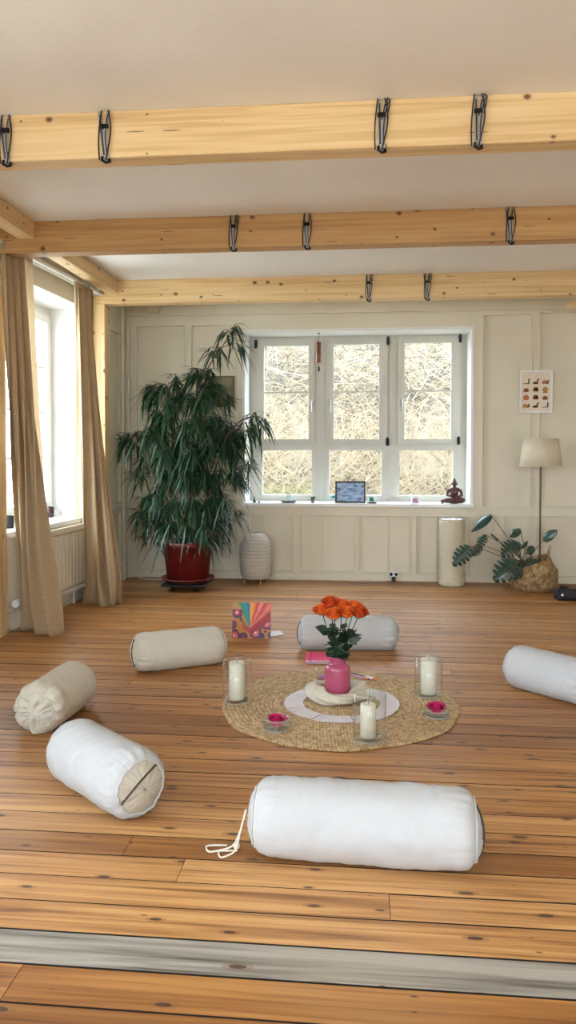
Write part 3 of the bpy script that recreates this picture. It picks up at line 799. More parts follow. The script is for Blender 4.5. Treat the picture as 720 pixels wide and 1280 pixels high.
# notebook(s)
def rotf(c, a):
    ca_, sa = math.cos(a), math.sin(a)
    return lambda x, y, z: V((c.x + x * ca_ - y * sa, c.y + x * sa + y * ca_, c.z + z))
p = onz(404, 827); 
th = thing('notebook', 'violet notebook lying beneath the pink one behind the vase', 'notebook', (p.x, p.y, 0), .06)
m = MB(); m.bbox(-.115, .115, -.055, .055, 0, .012, .002); m.build('cover', plain('violet_cover', (.38, .06, .36), .5), th)
m = MB(); m.box(-.112, .1155, -.0555, .052, .003, .009); m.build('pages', M_PAPER, th)
th = thing('notebook', 'pink notebook with elastic band on the floor behind the vase', 'notebook', (p.x, p.y + .03, .0125), .03)
m = MB(); m.bbox(-.115, .12, -.09, .10, 0, .013, .002); m.build('cover', plain('hot_pink_cover', (.78, .035, .16), .45), th)
m = MB(); m.box(-.112, .1205, -.0905, .097, .003, .010); m.build('pages', M_PAPER, th)
m = MB(); m.box(-.085, -.077, -.092, .102, -.0003, .0145); m.build('elastic_band', plain('magenta_elastic', (.5, .02, .25), .6), th)
# incense packet and stick right of vase
p = onz(449, 846, .012)
for i, (dx, ang, colr, lb) in enumerate(((-.01, -.7, (.66, .36, .45), 'pink wrapped incense packet right of the vase'), (.03, -.55, (.8, .74, .78), 'white wrapped incense packet beside the pink one'))):
    th = thing('incense_packet', lb, 'incense', (p.x + dx, p.y - dx * .4, .0125), ang)
    m = MB(); m.bbox(-.09, .06, -.014, .014, 0, .010, .002); m.build('sleeve', plain('sleeve_%d' % i, colr, .5), th)
    m = MB(); m.bbox(.06, .088, -.012, .012, .001, .009, .002); m.build('tip', plain('orange_tip', (.75, .27, .1), .5), th)

# ================================================================== standing art card
pA, pB = onz(290, 798), onz(338, 799)
d = pB - pA; cw = d.length; c = (pA + pB) / 2; rz = math.atan2(d.y, d.x)
def artmat():
    m, t, b = nt('painted_picture')
    tc = N(t, 'TexCoord'); sx = N(t, 'SeparateXYZ'); t.links.new(tc.outputs['Object'], sx.inputs[0])
    x = math_(t, 'DIVIDE', sx.outputs[0], cw); z = math_(t, 'DIVIDE', sx.outputs[2], .26)
    # rays fanning out of a point low in the middle
    ang = math_(t, 'ARCTAN2', math_(t, 'SUBTRACT', x, -.03), math_(t, 'SUBTRACT', z, .28))
    nz = N(t, 'TexNoise'); nz.inputs['Scale'].default_value = 22; nz.inputs['Detail'].default_value = 3; t.links.new(tc.outputs['Object'], nz.inputs['Vector'])
    a2 = math_(t, 'ADD', math_(t, 'MULTIPLY', ang, .32), .5)
    a2 = math_(t, 'ADD', a2, math_(t, 'MULTIPLY', math_(t, 'SUBTRACT', nz.outputs['Fac'], .5), .05))
    r = t.nodes.new('ShaderNodeValToRGB'); t.links.new(a2, r.inputs[0]); e = r.color_ramp.elements; r.color_ramp.interpolation = 'LINEAR'
    st = [(0, (.45, .05, .05)), (.22, (.30, .12, .03)), (.33, (.45, .28, .07)), (.38, (.02, .22, .12)), (.43, (.0, .28, .30)), (.485, (.01, .10, .25)), (.495, (.75, .42, .03)), (.55, (.85, .22, .02)), (.59, (.5, .02, .02)), (.63, (.85, .25, .2)), (.67, (.45, .03, .03)), (.72, (.8, .18, .12)), (.78, (.35, .02, .03))]
    while len(e) < len(st): e.new(.5)
    for k, (pp, cc_) in enumerate(st): e[k].position = pp; e[k].color = c4(cc_)
    v = N(t, 'TexVoronoi'); v.inputs['Scale'].default_value = 14; v.inputs['Randomness'].default_value = .7; t.links.new(tc.outputs['Object'], v.inputs['Vector'])
    fl = t.nodes.new('ShaderNodeValToRGB'); t.links.new(v.outputs['Distance'], fl.inputs[0]); fl.color_ramp.interpolation = 'CONSTANT'; e = fl.color_ramp.elements
    st = [(0, (.85, .6, .55)), (.12, (.5, .02, .05)), (.24, (.7, .35, .3)), (.32, (.35, .02, .08)), (.46, (.05, .04, .10)), (.6, (.5, .2, .04))]
    while len(e) < len(st): e.new(.5)
    for k, (pp, cc_) in enumerate(st): e[k].position = pp; e[k].color = c4(cc_)
    low = math_(t, 'LESS_THAN', math_(t, 'SUBTRACT', z, math_(t, 'MULTIPLY', math_(t, 'ABSOLUTE', x), .75)), .12)
    left = math_(t, 'MULTIPLY', math_(t, 'LESS_THAN', x, -.24), math_(t, 'LESS_THAN', z, .8))
    mask = math_(t, 'MAXIMUM', low, left)
    t.links.new(mixc(t, mask, r.outputs[0], fl.outputs[0]), b.inputs['Base Color']); b.inputs['Roughness'].default_value = .45
    return m
th = thing('picture_card', 'square painted card with rainbow rays and red flowers standing on the floor', 'picture', (c.x, c.y, 0), rz)
tilt = lambda x, y, z: V((x, y + z * .12, z))
m = MB(); m.bbox(-cw/2, cw/2, 0, .006, .002, .255, .001, xf=tilt); m.build('painted_panel', artmat(), th)
m = MB(); m.prism([(cw/2 - .03, .004), (cw/2 - .06, .1), (cw/2 - .03, .1)], .05, .055); 
m.add([(cw/2 - .04, .04, .002), (cw/2 + .09, .13, .002), (cw/2 + .05, .24, .002), (cw/2 - .1, .2, .002), (cw/2 - .04, .04, .006), (cw/2 + .09, .13, .006), (cw/2 + .05, .24, .006), (cw/2 - .1, .2, .006)], [(0, 3, 2, 1), (4, 5, 6, 7), (0, 1, 5, 4), (1, 2, 6, 5), (2, 3, 7, 6), (3, 0, 4, 7)])
m.build('white_stand', M_PAPER, th)

# ================================================================== STRAPS on beams
M_WEB = plain('grey_webbing', (.36, .34, .33), .45, metal=.3, var=.2, nscale=80)
M_WEBK = plain('black_webbing_edge', (.015, .013, .013), .5)
def strap(px, bi, seed, label, xk=0):
    Yf = BY[bi]; dep = .14 if bi == 2 else .125
    x = onY(px, 300, Yf).x; th = thing('beam_strap', label, 'strap', (x, Yf, BZ0), 0, 'looped straps around the ceiling beams')
    rr = random.Random(seed); hB = ZC - BZ0
    def ribbon(mb, pts, w, th_=.0035, mi=0):
        pts = [V(p) for p in pts]; vs = []
        for i, p in enumerate(pts):
            d = (pts[min(i+1, len(pts)-1)] - pts[max(0, i-1)]).normalized(); s_ = V((1, 0, 0)); s_ = (s_ - d * s_.dot(d)).normalized(); nn = d.cross(s_)
            vs += [p - s_ * w - nn * th_, p + s_ * w - nn * th_, p + s_ * w + nn * th_, p - s_ * w + nn * th_]
        fs = [(i*4+k, i*4+(k+1) % 4, i*4+4+(k+1) % 4, i*4+4+k) for i in range(len(pts)-1) for k in range(4)]
        fs += [(3, 2, 1, 0), tuple(range(len(pts)*4-4, len(pts)*4))]
        mb.add(vs, fs, mi)
    sway = rr.uniform(-.012, .012)
    def loop(xo, xt, xb, out):
        # down the front, under the beam, up the back
        P_ = []
        for k in range(9):
            u = k / 8; xx = xo + xt * (1 - u) + xb * u + out[0] * math.sin(PI * u) * .6
            P_.append((xx, -.006 - out[1] * math.sin(PI * u), hB - .004 - (hB + .002) * u))
        P_ += [(xo + xb, 0.004, -.008), (xo + xb, .03, -.006)]
        return P_
    a = MB(); ribbon(a, loop(-.008, -.012 + sway, .004, (0, .002)), .009); ribbon(a, loop(-.008, -.012 + sway, .004, (0, .004)), .0035, .003, 1); a.build('strap', [M_WEB, M_WEBK], th)
    a = MB(); ribbon(a, loop(.012, .012 + sway, .0, (-.018, .008)), .008); ribbon(a, loop(.012, .012 + sway, 0, (-.018, .0105)), .003, .003, 1); a.build('strap', [M_WEB, M_WEBK], th)
    a = MB()
    for q in (-1, 1):
        pts = [(q * .016 + xk * .0 + .014 * q * math.sin(PI * k / 12 * (1.0 + .3 * q)), -.012 - .006 * math.sin(PI * k / 12), hB - .002 - k / 12 * (hB + .012)) for k in range(13)]
        a.tube(pts, .0035, 6)
    if rr.random() < .6:
        q = 1; zz = hB * .55
        a.tube([(.02, -.012, zz), (.034, -.014, hB * .75), (.040, -.014, hB * .95), (.030, -.012, hB), (.016, -.012, hB * .85), (.004, -.014, zz)], .0033, 6)
    a.build('cord', M_WEBK, th)
    a = MB(); a.bbox(-.018, .018, -.02, -.008, hB * .60, hB * .60 + .022, .002); a.build('buckle', M_IRON, th); a = MB()
    a.tube([(-.012, -.014, .0), (-.014, -.018, -.018), (.004, -.012, -.028), (.02, -.004, -.022), (.016, -.002, -.008)], .007, 8)
    a.build('hook', M_IRON, th)
sl = [(10, 0, 'dark looped strap on the nearest beam, at the left edge of the photo'), (133, 0, 'dark twisted strap on the nearest beam above the left curtain'), (476, 0, 'dark looped strap on the nearest beam, left one of its right-hand pair'), (596, 0, 'dark looped strap on the nearest beam, farthest right of its four'),
      (292, 1, 'dark looped strap on the middle beam, leftmost of its three'), (384, 1, 'dark looped strap on the middle beam, second of its three'), (638, 1, 'dark looped strap on the middle beam at the far right'),
      (461, 2, 'dark looped strap on the farthest beam, left of two'), (534.5, 2, 'dark looped strap on the farthest beam, right of two')]
for i, (px, bi, lb) in enumerate(sl): strap(px, bi, i * 7 + 1, lb)

# ================================================================== BACK WALL PICTURES
def frame_pic(px0, px1, py0, py1, label, fm, name='framed_print'):
    a = onY(px0, py1, YB - .01); b_ = onY(px1, py0, YB - .01); cx_, w, h = (a.x + b_.x) / 2, b_.x - a.x, b_.z - a.z
    th = thing(name, label, 'picture', (cx_, YB - .008, a.z))
    m = MB(); f_ = .018
    m.bbox(-w/2, w/2, -.028, 0, 0, f_, .002); m.bbox(-w/2, w/2, -.028, 0, h - f_, h, .002); m.bbox(-w/2, -w/2 + f_, -.028, 0, f_ - .001, h - f_ + .001, .002); m.bbox(w/2 - f_, w/2, -.028, 0, f_ - .001, h - f_ + .001, .002)
    m.build('frame', fm, th)
    return th, w, h
th, w, h = frame_pic(649, 690.5, 463, 516.5, 'white framed print of twelve small brown yoga-like figures on the right wall', M_WHITE)
m = MB(); m.box(-w/2 + .016, w/2 - .016, -.012, -.008, .016, h - .016); pr = m.build('print', plain('print_paper', (.78, .68, .55), .7, var=.05, nscale=5), th)
m = MB()
cols_ = [plain('print_brown', (.25, .08, .03), .7), plain('print_rust', (.50, .18, .06), .7), plain('print_black', (.03, .02, .015), .7), plain('print_gold', (.48, .26, .07), .7)]
def dome(cx_, cz, r, cut, mi):
    pts = []
    for k in range(17):
        a = 2*PI*k/16; x_ = r * math.cos(a); z_ = max(-r * cut, r * math.sin(a)); pts.append((cx_ + x_, cz + z_))
    m.prism(pts[:-1], -.0135, -.012, mi)
for rI in range(4):
    for cI in range(3):
        cx_ = (-.30 + .29 * cI) * w; cz = h * (.73 - .185 * rI)
        kk = rI * 3 + cI
        if kk == 3: kk = 8
        if kk in (0, 11): m.prism([(cx_ - .03, cz - .02), (cx_ + .03, cz - .02), (cx_ + .034, cz + .035), (cx_ + .022, cz + .035), (cx_ + .018, cz - .012), (cx_ - .03, cz - .014)], -.0135, -.012, 2)
        elif kk in (1, 10): m.prism([(cx_ - .035, cz - .02), (cx_ + .025, cz - .02), (cx_ + .02, cz + .01), (cx_ + .04, cz + .03), (cx_ + .03, cz + .036), (cx_ + .008, cz + .012), (cx_ + .01, cz - .008), (cx_ - .01, cz)], -.0135, -.012, 2); dome(cx_ - .008, cz - .012, .018, .5, 3)
        elif kk in (2, 9): dome(cx_ - .006, cz - .01, .028, .4, 1 if kk == 2 else 3); m.prism([(cx_ + .01, cz - .02), (cx_ + .03, cz - .018), (cx_ + .036, cz + .022), (cx_ + .026, cz + .02)], -.0138, -.012, 2)
        elif kk in (8,): dome(cx_, cz - .008, .027, .5, 0)
        elif kk in (5,): dome(cx_, cz, .030, .6, 3); m.prism([(cx_ - .03, cz - .03), (cx_ + .03, cz - .03), (cx_ + .01, cz - .018), (cx_ - .01, cz - .018)], -.0138, -.012, 0)
        elif kk in (6,): dome(cx_, cz, .030, .8, 1)
        else: dome(cx_, cz, .029, .6, 0); dome(cx_ + .004, cz + .004, .016, .6, 1)
m.build('figures', cols_, pr)
th, w, h = frame_pic(256, 293, 470, 509, 'olive-brown picture on the wall half hidden by the tall plant', plain('olive_frame', (.16, .13, .07), .6), 'wall_picture')
m = MB(); m.box(-w/2 + .016, w/2 - .016, -.02, -.008, .016, h - .016); m.build('canvas', plain('olive_canvas', (.20, .17, .10), .8, var=.5, nscale=9), th)

# ================================================================== WINDOW SILL OBJECTS
def sill(px, dy=.08): p = onY(px, 600, YB + dy); return V((p.x, YB + dy, SILL))
# tiny figure
p = sill(318); m = MB(); m.lathe([(.001, 0), (.020, 0), (.018, .012), (.010, .03), (.007, .05), (.002, .062)], 14); m.ball((0, 0, .058), .007)
tag(m.build('figurine', plain('dark_bronze', (.03, .03, .025), .4), loc=p), 'tiny dark cone-shaped figurine at the left end of the window sill', 'figurine')
p = sill(324, .05); m = MB(); m.ball((0, 0, .008), (.014, .01, .009)); tag(m.build('pebble', MATS['dark_bronze'], loc=p), 'tiny dark pebble beside the cone-shaped figurine', 'pebble')
# slate dish with glass
p = sill(361); th = thing('candle_glass', 'small clear glass on the dark dish at the left of the sill', 'glass', p + V((0, 0, .028)))
m = MB(); m.lathe([(.002, 0), (.03, 0), (.034, .01), (.036, .065), (.032, .065), (.028, .01), (.002, .008)], 24); m.build('glass_body', glass('frosted_glass', (.9, .95, .95), .9, .6), th)
m = MB(); m.lathe([(.002, .0), (.06, 0), (.082, .012), (.085, .022), (.075, .026), (.002, .026)], 28, fn=lambda r, z, t: r * (1 + .04 * math.sin(2*t)))
tag(m.build('stone_dish', plain('grey_stone', (.13, .13, .14), .6, var=.3), loc=p), 'flat dark grey stone dish on the left of the window sill', 'dish')
# succulent
p = sill(391); th = thing('potted_cactus', 'tiny potted cactus on the window sill', 'plant', p)
m = MB(); m.lathe([(.002, 0), (.014, 0), (.021, .03), (.019, .032), (.002, .028)], 16); m.build('pot', plain('grey_pot', (.16, .12, .1), .6), th)
m = MB(); m.ball((0, 0, .045), (.02, .02, .022)); m.ball((.014, 0, .06), .012); m.ball((-.014, 0, .058), .010); m.build('cactus_body', plain('cactus_green', (.05, .11, .05), .6, var=.3, nscale=90), th)
# glass candles
def sglass(px, col, label, stemmed=False, r=.03, h=.07):
    p = sill(px); th = thing('candle_glass', label, 'candle holder', p)
    z0 = .045 if stemmed else 0
    m = MB(); pr_ = [(.002, 0), (r*.8, 0), (.006, .006), (.006, z0 - .005), (r, z0 + .004)] if stemmed else [(.002, 0), (r, 0)]
    m.lathe(pr_ + [(r + .003, z0 + h), (r, z0 + h), (r - .002, z0 + .008), (.002, z0 + .006)], 24); m.build('glass_body', MATS.get('tg') or M_VASEG, th)
    m = MB(); m.lathe([(.002, z0 + .008), (r - .003, z0 + .008), (r - .002, z0 + h * .75), (.002, z0 + h * .72)], 24); m.build('wax_fill', plain(label[:12], col, .4), th)
sglass(416.5, (.02, .35, .36), 'teal candle in a stemmed glass left of the small framed photo', True, .028, .05)
sglass(464.5, (.01, .25, .13), 'green candle glass on a dark coaster right of the framed photo')
for o in bpy.data.objects:
    if o.get('label', '').startswith('green candle glass'): o.location.z += .014
p = sill(465); m = MB(); m.lathe([(.002, 0), (.052, 0), (.055, .006), (.05, .013), (.002, .013)], 24); tag(m.build('coaster', plain('dark_slate', (.03, .03, .035), .5), loc=p), 'dark round coaster under the green candle glass', 'coaster')
sglass(519, (.60, .30, .45), 'pink candle in a small clear glass on the window sill', r=.042, h=.075)
# framed photo
a = onY(419, 628, YB + .09); b_ = onY(457, 601, YB + .09); w = b_.x - a.x; h = .23
th = thing('photo_frame', 'small dark framed blue picture standing on the window sill', 'picture frame', ((a.x + b_.x) / 2, YB + .07, SILL + .002))
tl = lambda x, y, z: V((x, y + z * .18, z))
m = MB(); f_ = .018
for q in ((-w/2, w/2, 0, f_), (-w/2, w/2, h - f_, h), (-w/2, -w/2 + f_, f_, h - f_), (w/2 - f_, w/2, f_, h - f_)): m.box(q[0], q[1], 0, .018, q[2], q[3], tl)
m.build('frame', plain('dark_wood_frame', (.06, .04, .035), .5), th)
def bluepic():
    mm, t, b = nt('blue_picture'); n = N(t, 'TexNoise'); n.inputs['Scale'].default_value = 14; n.inputs['Detail'].default_value = 4; t.links.new(objco(t, (1, 1, 2.5)), n.inputs['Vector'])
    t.links.new(ramp(t, [(.32, (.05, .10, .25)), (.42, (.22, .36, .60)), (.6, (.40, .55, .75)), (.75, (.65, .75, .85))], n.outputs['Fac']), b.inputs['Base Color']); b.inputs['Roughness'].default_value = .3; return mm
m = MB(); m.box(-w/2 + .01, w/2 - .01, .006, .012, .01, h - .01, tl); m.build('picture', bluepic(), th)
m = MB(); m.prism([(-.02, .002), (.02, .002), (.01, .17)], .095, .10); m.box(-.012, .012, .02, .1, .0, .006); m.build('easel_back', MATS['dark_wood_frame'], th)
# seated buddha figure
p = sill(568, .09); th = thing('seated_statue', 'dark brown seated meditating statue at the right end of the window sill', 'statue', p)
m = MB()
def B(c, r, rot=None): m.ball(c, r, 14, 10, 0, rot)
B((0, .0, .032), (.085, .05, .032)); B((-.07, -.02, .035), (.05, .035, .028)); B((.065, -.02, .038), (.045, .035, .032)); B((-.115, -.01, .028), (.03, .02, .02)); B((.0, -.045, .03), (.06, .02, .018))
B((0, 0, .10), (.045, .032, .06)); B((0, 0, .145), (.058, .032, .03)); B((0, 0, .178), (.02, .02, .02)); B((0, -.004, .212), (.027, .028, .034)); B((0, .004, .244), (.017, .017, .017)); B((0, .004, .262), (.007, .007, .014))
B((-.029, 0, .208), (.005, .006, .016)); B((.029, 0, .208), (.005, .006, .016)); B((0, -.034, .208), (.005, .006, .009))
for s_ in (-1, 1):
    m.tube([(s_*.055, 0, .15), (s_*.07, -.01, .12), (s_*.075, -.025, .09), (s_*.055, -.045, .085), (s_*.03, -.055, .10 if s_ < 0 else .07)], [.018, .017, .015, .013, .010], 10)
B((-.02, -.055, .115), (.014, .01, .022)); B((.02, -.055, .068), (.02, .014, .01))
m.tube([(-.075, -.02, .04), (-.02, -.055, .035), (.05, -.055, .03)], [.024, .022, .016], 10); m.tube([(.075, -.02, .04), (.02, -.05, .05), (-.04, -.05, .048)], [.024, .022, .014], 10)
m.tube([(.05, -.005, .165), (.02, -.034, .13), (-.03, -.036, .09)], .006, 6)
o = m.build('figure', plain('dark_red_bronze', (.085, .022, .022), .32, var=.5, nscale=60, coat=.3), th); rm = o.modifiers.new('r', 'REMESH'); rm.mode = 'VOXEL'; rm.voxel_size = .0035; rm.use_smooth_shade = True
p = sill(553, .06); m = MB(); m.ball((0, 0, .006), (.014, .01, .007)); tag(m.build('pebble', MATS['grey_stone'], loc=p), 'small grey pebble left of the seated statue', 'pebble')
# wind chime at the window
pc = onY(398.5, 417, YB + .12); zt = wz1 - .012
th = thing('wind_chime', 'brown bamboo wind chime hanging in front of the left mullion', 'wind chime', (pc.x, YB + .12, zt))
m = MB(); m.tube([(0, 0, 0), (0, 0, -.09)], .002, 6); m.tube([(0, 0, -.33), (0, 0, -.42)], .0015, 6); m.lathe([(.001, -.012), (.012, -.008), (.012, 0), (.001, 0)], 10); m.build('cord', M_BLACK, th)
m = MB(); m.lathe([(.002, -.10), (.029, -.10), (.030, -.108), (.027, -.11), (.026, -.30), (.028, -.305), (.026, -.315), (.022, -.315), (.02, -.12), (.002, -.12)], 24); m.build('tube', plain('brown_bamboo', (.23, .075, .02), .5, var=.2), th)
m = MB(); m.ball((0, 0, -.385), (.014, .014, .03)); m.build('striker', plain('dark_bead', (.07, .035, .015), .5), th)

# left sill objects
def lsill(px, py, n): s_, z_ = onL(px, py, n); q = L(s_, n, LZ0 + .012); return q
q = lsill(62, 638, -.27); th = thing('tealight_glass', 'dark red glass tealight holder on the left window sill', 'candle holder', q)
m = MB(); m.lathe([(.002, 0), (.036, 0), (.04, .01), (.048, .10), (.044, .10), (.036, .014), (.002, .012)], 28); m.build('glass_body', plain('dark_red_glass', (.045, .006, .012), .1, coat=1), th)
m = MB(); m.lathe([(.002, .015), (.02, .015), (.02, .03), (.002, .03)], 16); m.build('tealight', M_WAX, th)
q = lsill(52, 638, -.25); m = MB(); m.lathe([(.002, 0), (.018, 0), (.022, .01), (.022, .05), (.012, .085), (.009, .10), (.013, .12), (.010, .14), (.001, .142)], 20)
tag(m.build('bottle', plain('pale_ceramic', (.72, .66, .55), .4), loc=q), 'small pale bottle left of the dark red tealight on the left sill', 'bottle')
q = lsill(11, 650, -.12); m = MB(); m.lathe([(.002, 0), (.036, 0), (.04, .01), (.042, .10), (.039, .10), (.036, .012), (.002, .01)], 28)
tag(m.build('cup', M_BLACK, loc=q), 'black cup on the left sill seen between post and curtain', 'cup')

# ================================================================== PAPER LANTERN
p = onz(320, 728); p.y = min(p.y, YB - .2); lan = thing('paper_lantern', 'white ribbed paper floor lantern on thin wire legs under the window', 'lamp', (p.x, p.y, 0))
m = MB(); prof = []; hh = .47; z0 = .05
for i in range(97):
    u = i / 96; 
    r = .162 if .18 < u < .62 else (.162 * (.86 + .14 * math.sin(u / .18 * PI / 2)) if u <= .18 else .162 * math.sqrt(max(0.02, 1 - ((u - .62) / .40) ** 2)))
    r *= 1 + .022 * abs(math.sin(PI * u * 13)) - .015
    prof.append((r, z0 + hh * u))
m.lathe(prof, 48); o = m.build('paper_shade', plain('rice_paper', (.74, .70, .62), .8, var=.03, trans=.35), lan); sd = o.modifiers.new('t', 'SOLIDIFY'); sd.thickness = .001
m = MB()
for i in range(1, 13):
    u = i / 13; k = int(u * 96); r, z = prof[k]; m.tube([(r * 1.0 * math.cos(t), r * math.sin(t), z) for t in [2*PI*q/40 for q in range(41)]], .0014, 5, cap=False)
m.build('rib_wires', plain('wire_grey', (.35, .33, .3), .5), lan)
m = MB()
for q in range(4): a = q * PI/2 + .5; m.tube([(.14 * math.cos(a), .14 * math.sin(a), .075), (.125 * math.cos(a), .125 * math.sin(a), 0)], .003, 6)
m.tube([(.13 * math.cos(t), .13 * math.sin(t), .052) for t in [2*PI*q/30 for q in range(31)]], .003, 5, cap=False); m.build('wire_legs', M_WHITE, lan)

# ================================================================== UPRIGHT ROLL
p = onz(566.5, 734.5); pc = V((p.x, p.y + .128, 0)); 
th = thing('upright_bolster', 'cream cylindrical bolster standing on its end right of the window', 'bolster', pc)
m = MB(); m.lathe([(.11, .0), (.124, .012), (.128, .04)] + [(.128, .04 + .6 * k / 60) for k in range(61)] + [(.126, .655), (.117, .67)], 64,
    fn=lambda r, z, t: r + .0035 * math.exp(-((z - .4) / .14) ** 2) * math.sin(z * 230 + 3 * math.sin(t * 2) + math.sin(t * 5)) + .003 * noise.noise(V((math.cos(t) * 2, math.sin(t) * 2, z * 8))))
m.build('cover', plain('cream_cotton', (.60, .54, .40), .85, var=.03, nscale=30, bump=.3, bscale=250), th)
m = MB(); m.grid(lambda u, v: V((( .003 + .117 * v) * math.cos(2*PI*u), (.003 + .117 * v) * math.sin(2*PI*u), .675 + .012 * math.sin(u * 2*PI * 6 + v * 5) * v * (1.2 - v) + .02 * noise.noise(V((v * 5 * math.cos(2*PI*u), v * 5 * math.sin(2*PI*u), 3))) - .012 * v * v)), 72, 12)
m.build('crumpled_top', plain('shiny_white_sheet', (.82, .82, .80), .25, coat=.5), th)
m = MB(); m.tube([(.119 * math.cos(t), .119 * math.sin(t), .668) for t in [2*PI*q/48 for q in range(49)]], .004, 6, cap=False); m.build('piping', MATS['cream_cotton'], th)

# ================================================================== FLOOR LAMP
YL = 7.78; pt = onY(676, 565, YL)
th = thing('floor_lamp', 'floor lamp with cream fabric shade behind the basket plant', 'lamp', (pt.x, YL, 0))
zb, zt_ = onY(676, 583, YL).z, onY(676, 548, YL).z
m = MB(); m.lathe([(.205, zb), (.165, zt_)], 64); o = m.build('lamp_shade', plain('cream_lamp_linen', (.82, .74, .57), .85, var=.03, trans=.3), th); sd = o.modifiers.new('t', 'SOLIDIFY'); sd.thickness = .003
m = MB()
for (r, z) in ((.206, zb + .003), (.166, zt_ - .003)): m.tube([(r * math.cos(t), r * math.sin(t), z) for t in [2*PI*q/64 for q in range(65)]], .003, 6, cap=False)
m.build('shade_trim', MATS['cream_lamp_linen'], th)
m = MB(); m.tube([(0, 0, .02), (0, 0, zb + .1)], .009, 12); m.tube([(0, 0, zb + .1), (0, 0, zb + .16)], .02, 12)
for a in (0, 2.09, 4.19): m.tube([(0, 0, zt_ - .06), (.163 * math.cos(a), .163 * math.sin(a), zt_ - .02)], .002, 5)
m.build('pole', plain('dark_steel', (.10, .08, .06), .4, metal=.7), th)
m = MB(); m.lathe([(.002, 0), (.125, 0), (.13, .006), (.13, .014), (.12, .02), (.015, .026), (.012, .03)], 48); m.build('base', MATS['dark_steel'], th)
m = MB(); m.ball((0, 0, zb + .2), (.03, .03, .045)); m.build('bulb', M_WHITE, th)

# ================================================================== BASKET + MONSTERA
pb = onz(672, 741); bc = V((pb.x, pb.y + .16, 0))
bk = thing('belly_basket', 'woven seagrass belly basket slumped beside the floor lamp', 'basket', bc)
def weave():
    m, t, b = nt('seagrass_weave')
    tc = N(t, 'TexCoord'); sx = N(t, 'SeparateXYZ'); t.links.new(tc.outputs['Object'], sx.inputs[0])
    th = math_(t, 'ARCTAN2', sx.outputs[1], sx.outputs[0])
    br = math_(t, 'MULTIPLY', math_(t, 'SINE', math_(t, 'ADD', math_(t, 'MULTIPLY', th, 42), math_(t, 'MULTIPLY', math_(t, 'SINE', math_(t, 'MULTIPLY', sx.outputs[2], 300)), 1.2))), math_(t, 'SINE', math_(t, 'MULTIPLY', sx.outputs[2], 420)))
    n = N(t, 'TexNoise'); n.inputs['Scale'].default_value = 25; t.links.new(tc.outputs['Object'], n.inputs['Vector'])
    f = math_(t, 'ADD', math_(t, 'MULTIPLY', br, .16), n.outputs['Fac'])
    t.links.new(ramp(t, [(.3, (.20, .11, .04)), (.5, (.40, .26, .12)), (.7, (.55, .39, .20))], f), b.inputs['Base Color']); b.inputs['Roughness'].default_value = .8
    bp = N(t, 'Bump'); bp.inputs['Strength'].default_value = .8; bp.inputs['Distance'].default_value = .004; t.links.new(br, bp.inputs['Height']); t.links.new(bp.outputs[0], b.inputs['Normal'])
    return m
def bxf(p):
    # slump: upper part leans to the left, rim lower on the left
    k = max(0, p.z - .10); return V((p.x - k * .25, p.y, p.z + (p.x * .42) * min(1, max(0, (p.z - .05) / .2))))
m = MB(); m.lathe([(.002, 0), (.17, 0), (.205, .03), (.222, .075), (.228, .12), (.232, .15), (.236, .158), (.226, .166), (.205, .20), (.19, .245), (.185, .265), (.19, .275), (.18, .275), (.18, .245), (.2, .19), (.222, .155), (.21, .06), (.16, .012), (.002, .01)], 64, xf=bxf)
BW = weave(); m.build('basket_body', BW, bk)
for s_ in (1,):
    a0 = .35; m = MB(); R0 = .18
    pts = [bxf(V((R0 * math.cos(t), R0 * math.sin(t), .268))) for t in (-.55, .15)]
    A_, B_ = pts; pth = [A_.lerp(B_, k / 10) + V((.02, 0, .0)) * math.sin(PI*k/10) + V((0, 0, .10)) * math.sin(PI * k / 10) for k in range(11)]
    m.tube(pth, .009, 8); m.build('handle', BW, bk)
m = MB(); A_, B_ = [bxf(V((.18 * math.cos(t), .18 * math.sin(t), .268))) for t in (PI - .4, PI + .4)]
m.tube([A_.lerp(B_, k / 10) + V((-.03, 0, -.07)) * math.sin(PI * k / 10) for k in range(11)], .009, 8); m.build('handle', BW, bk)

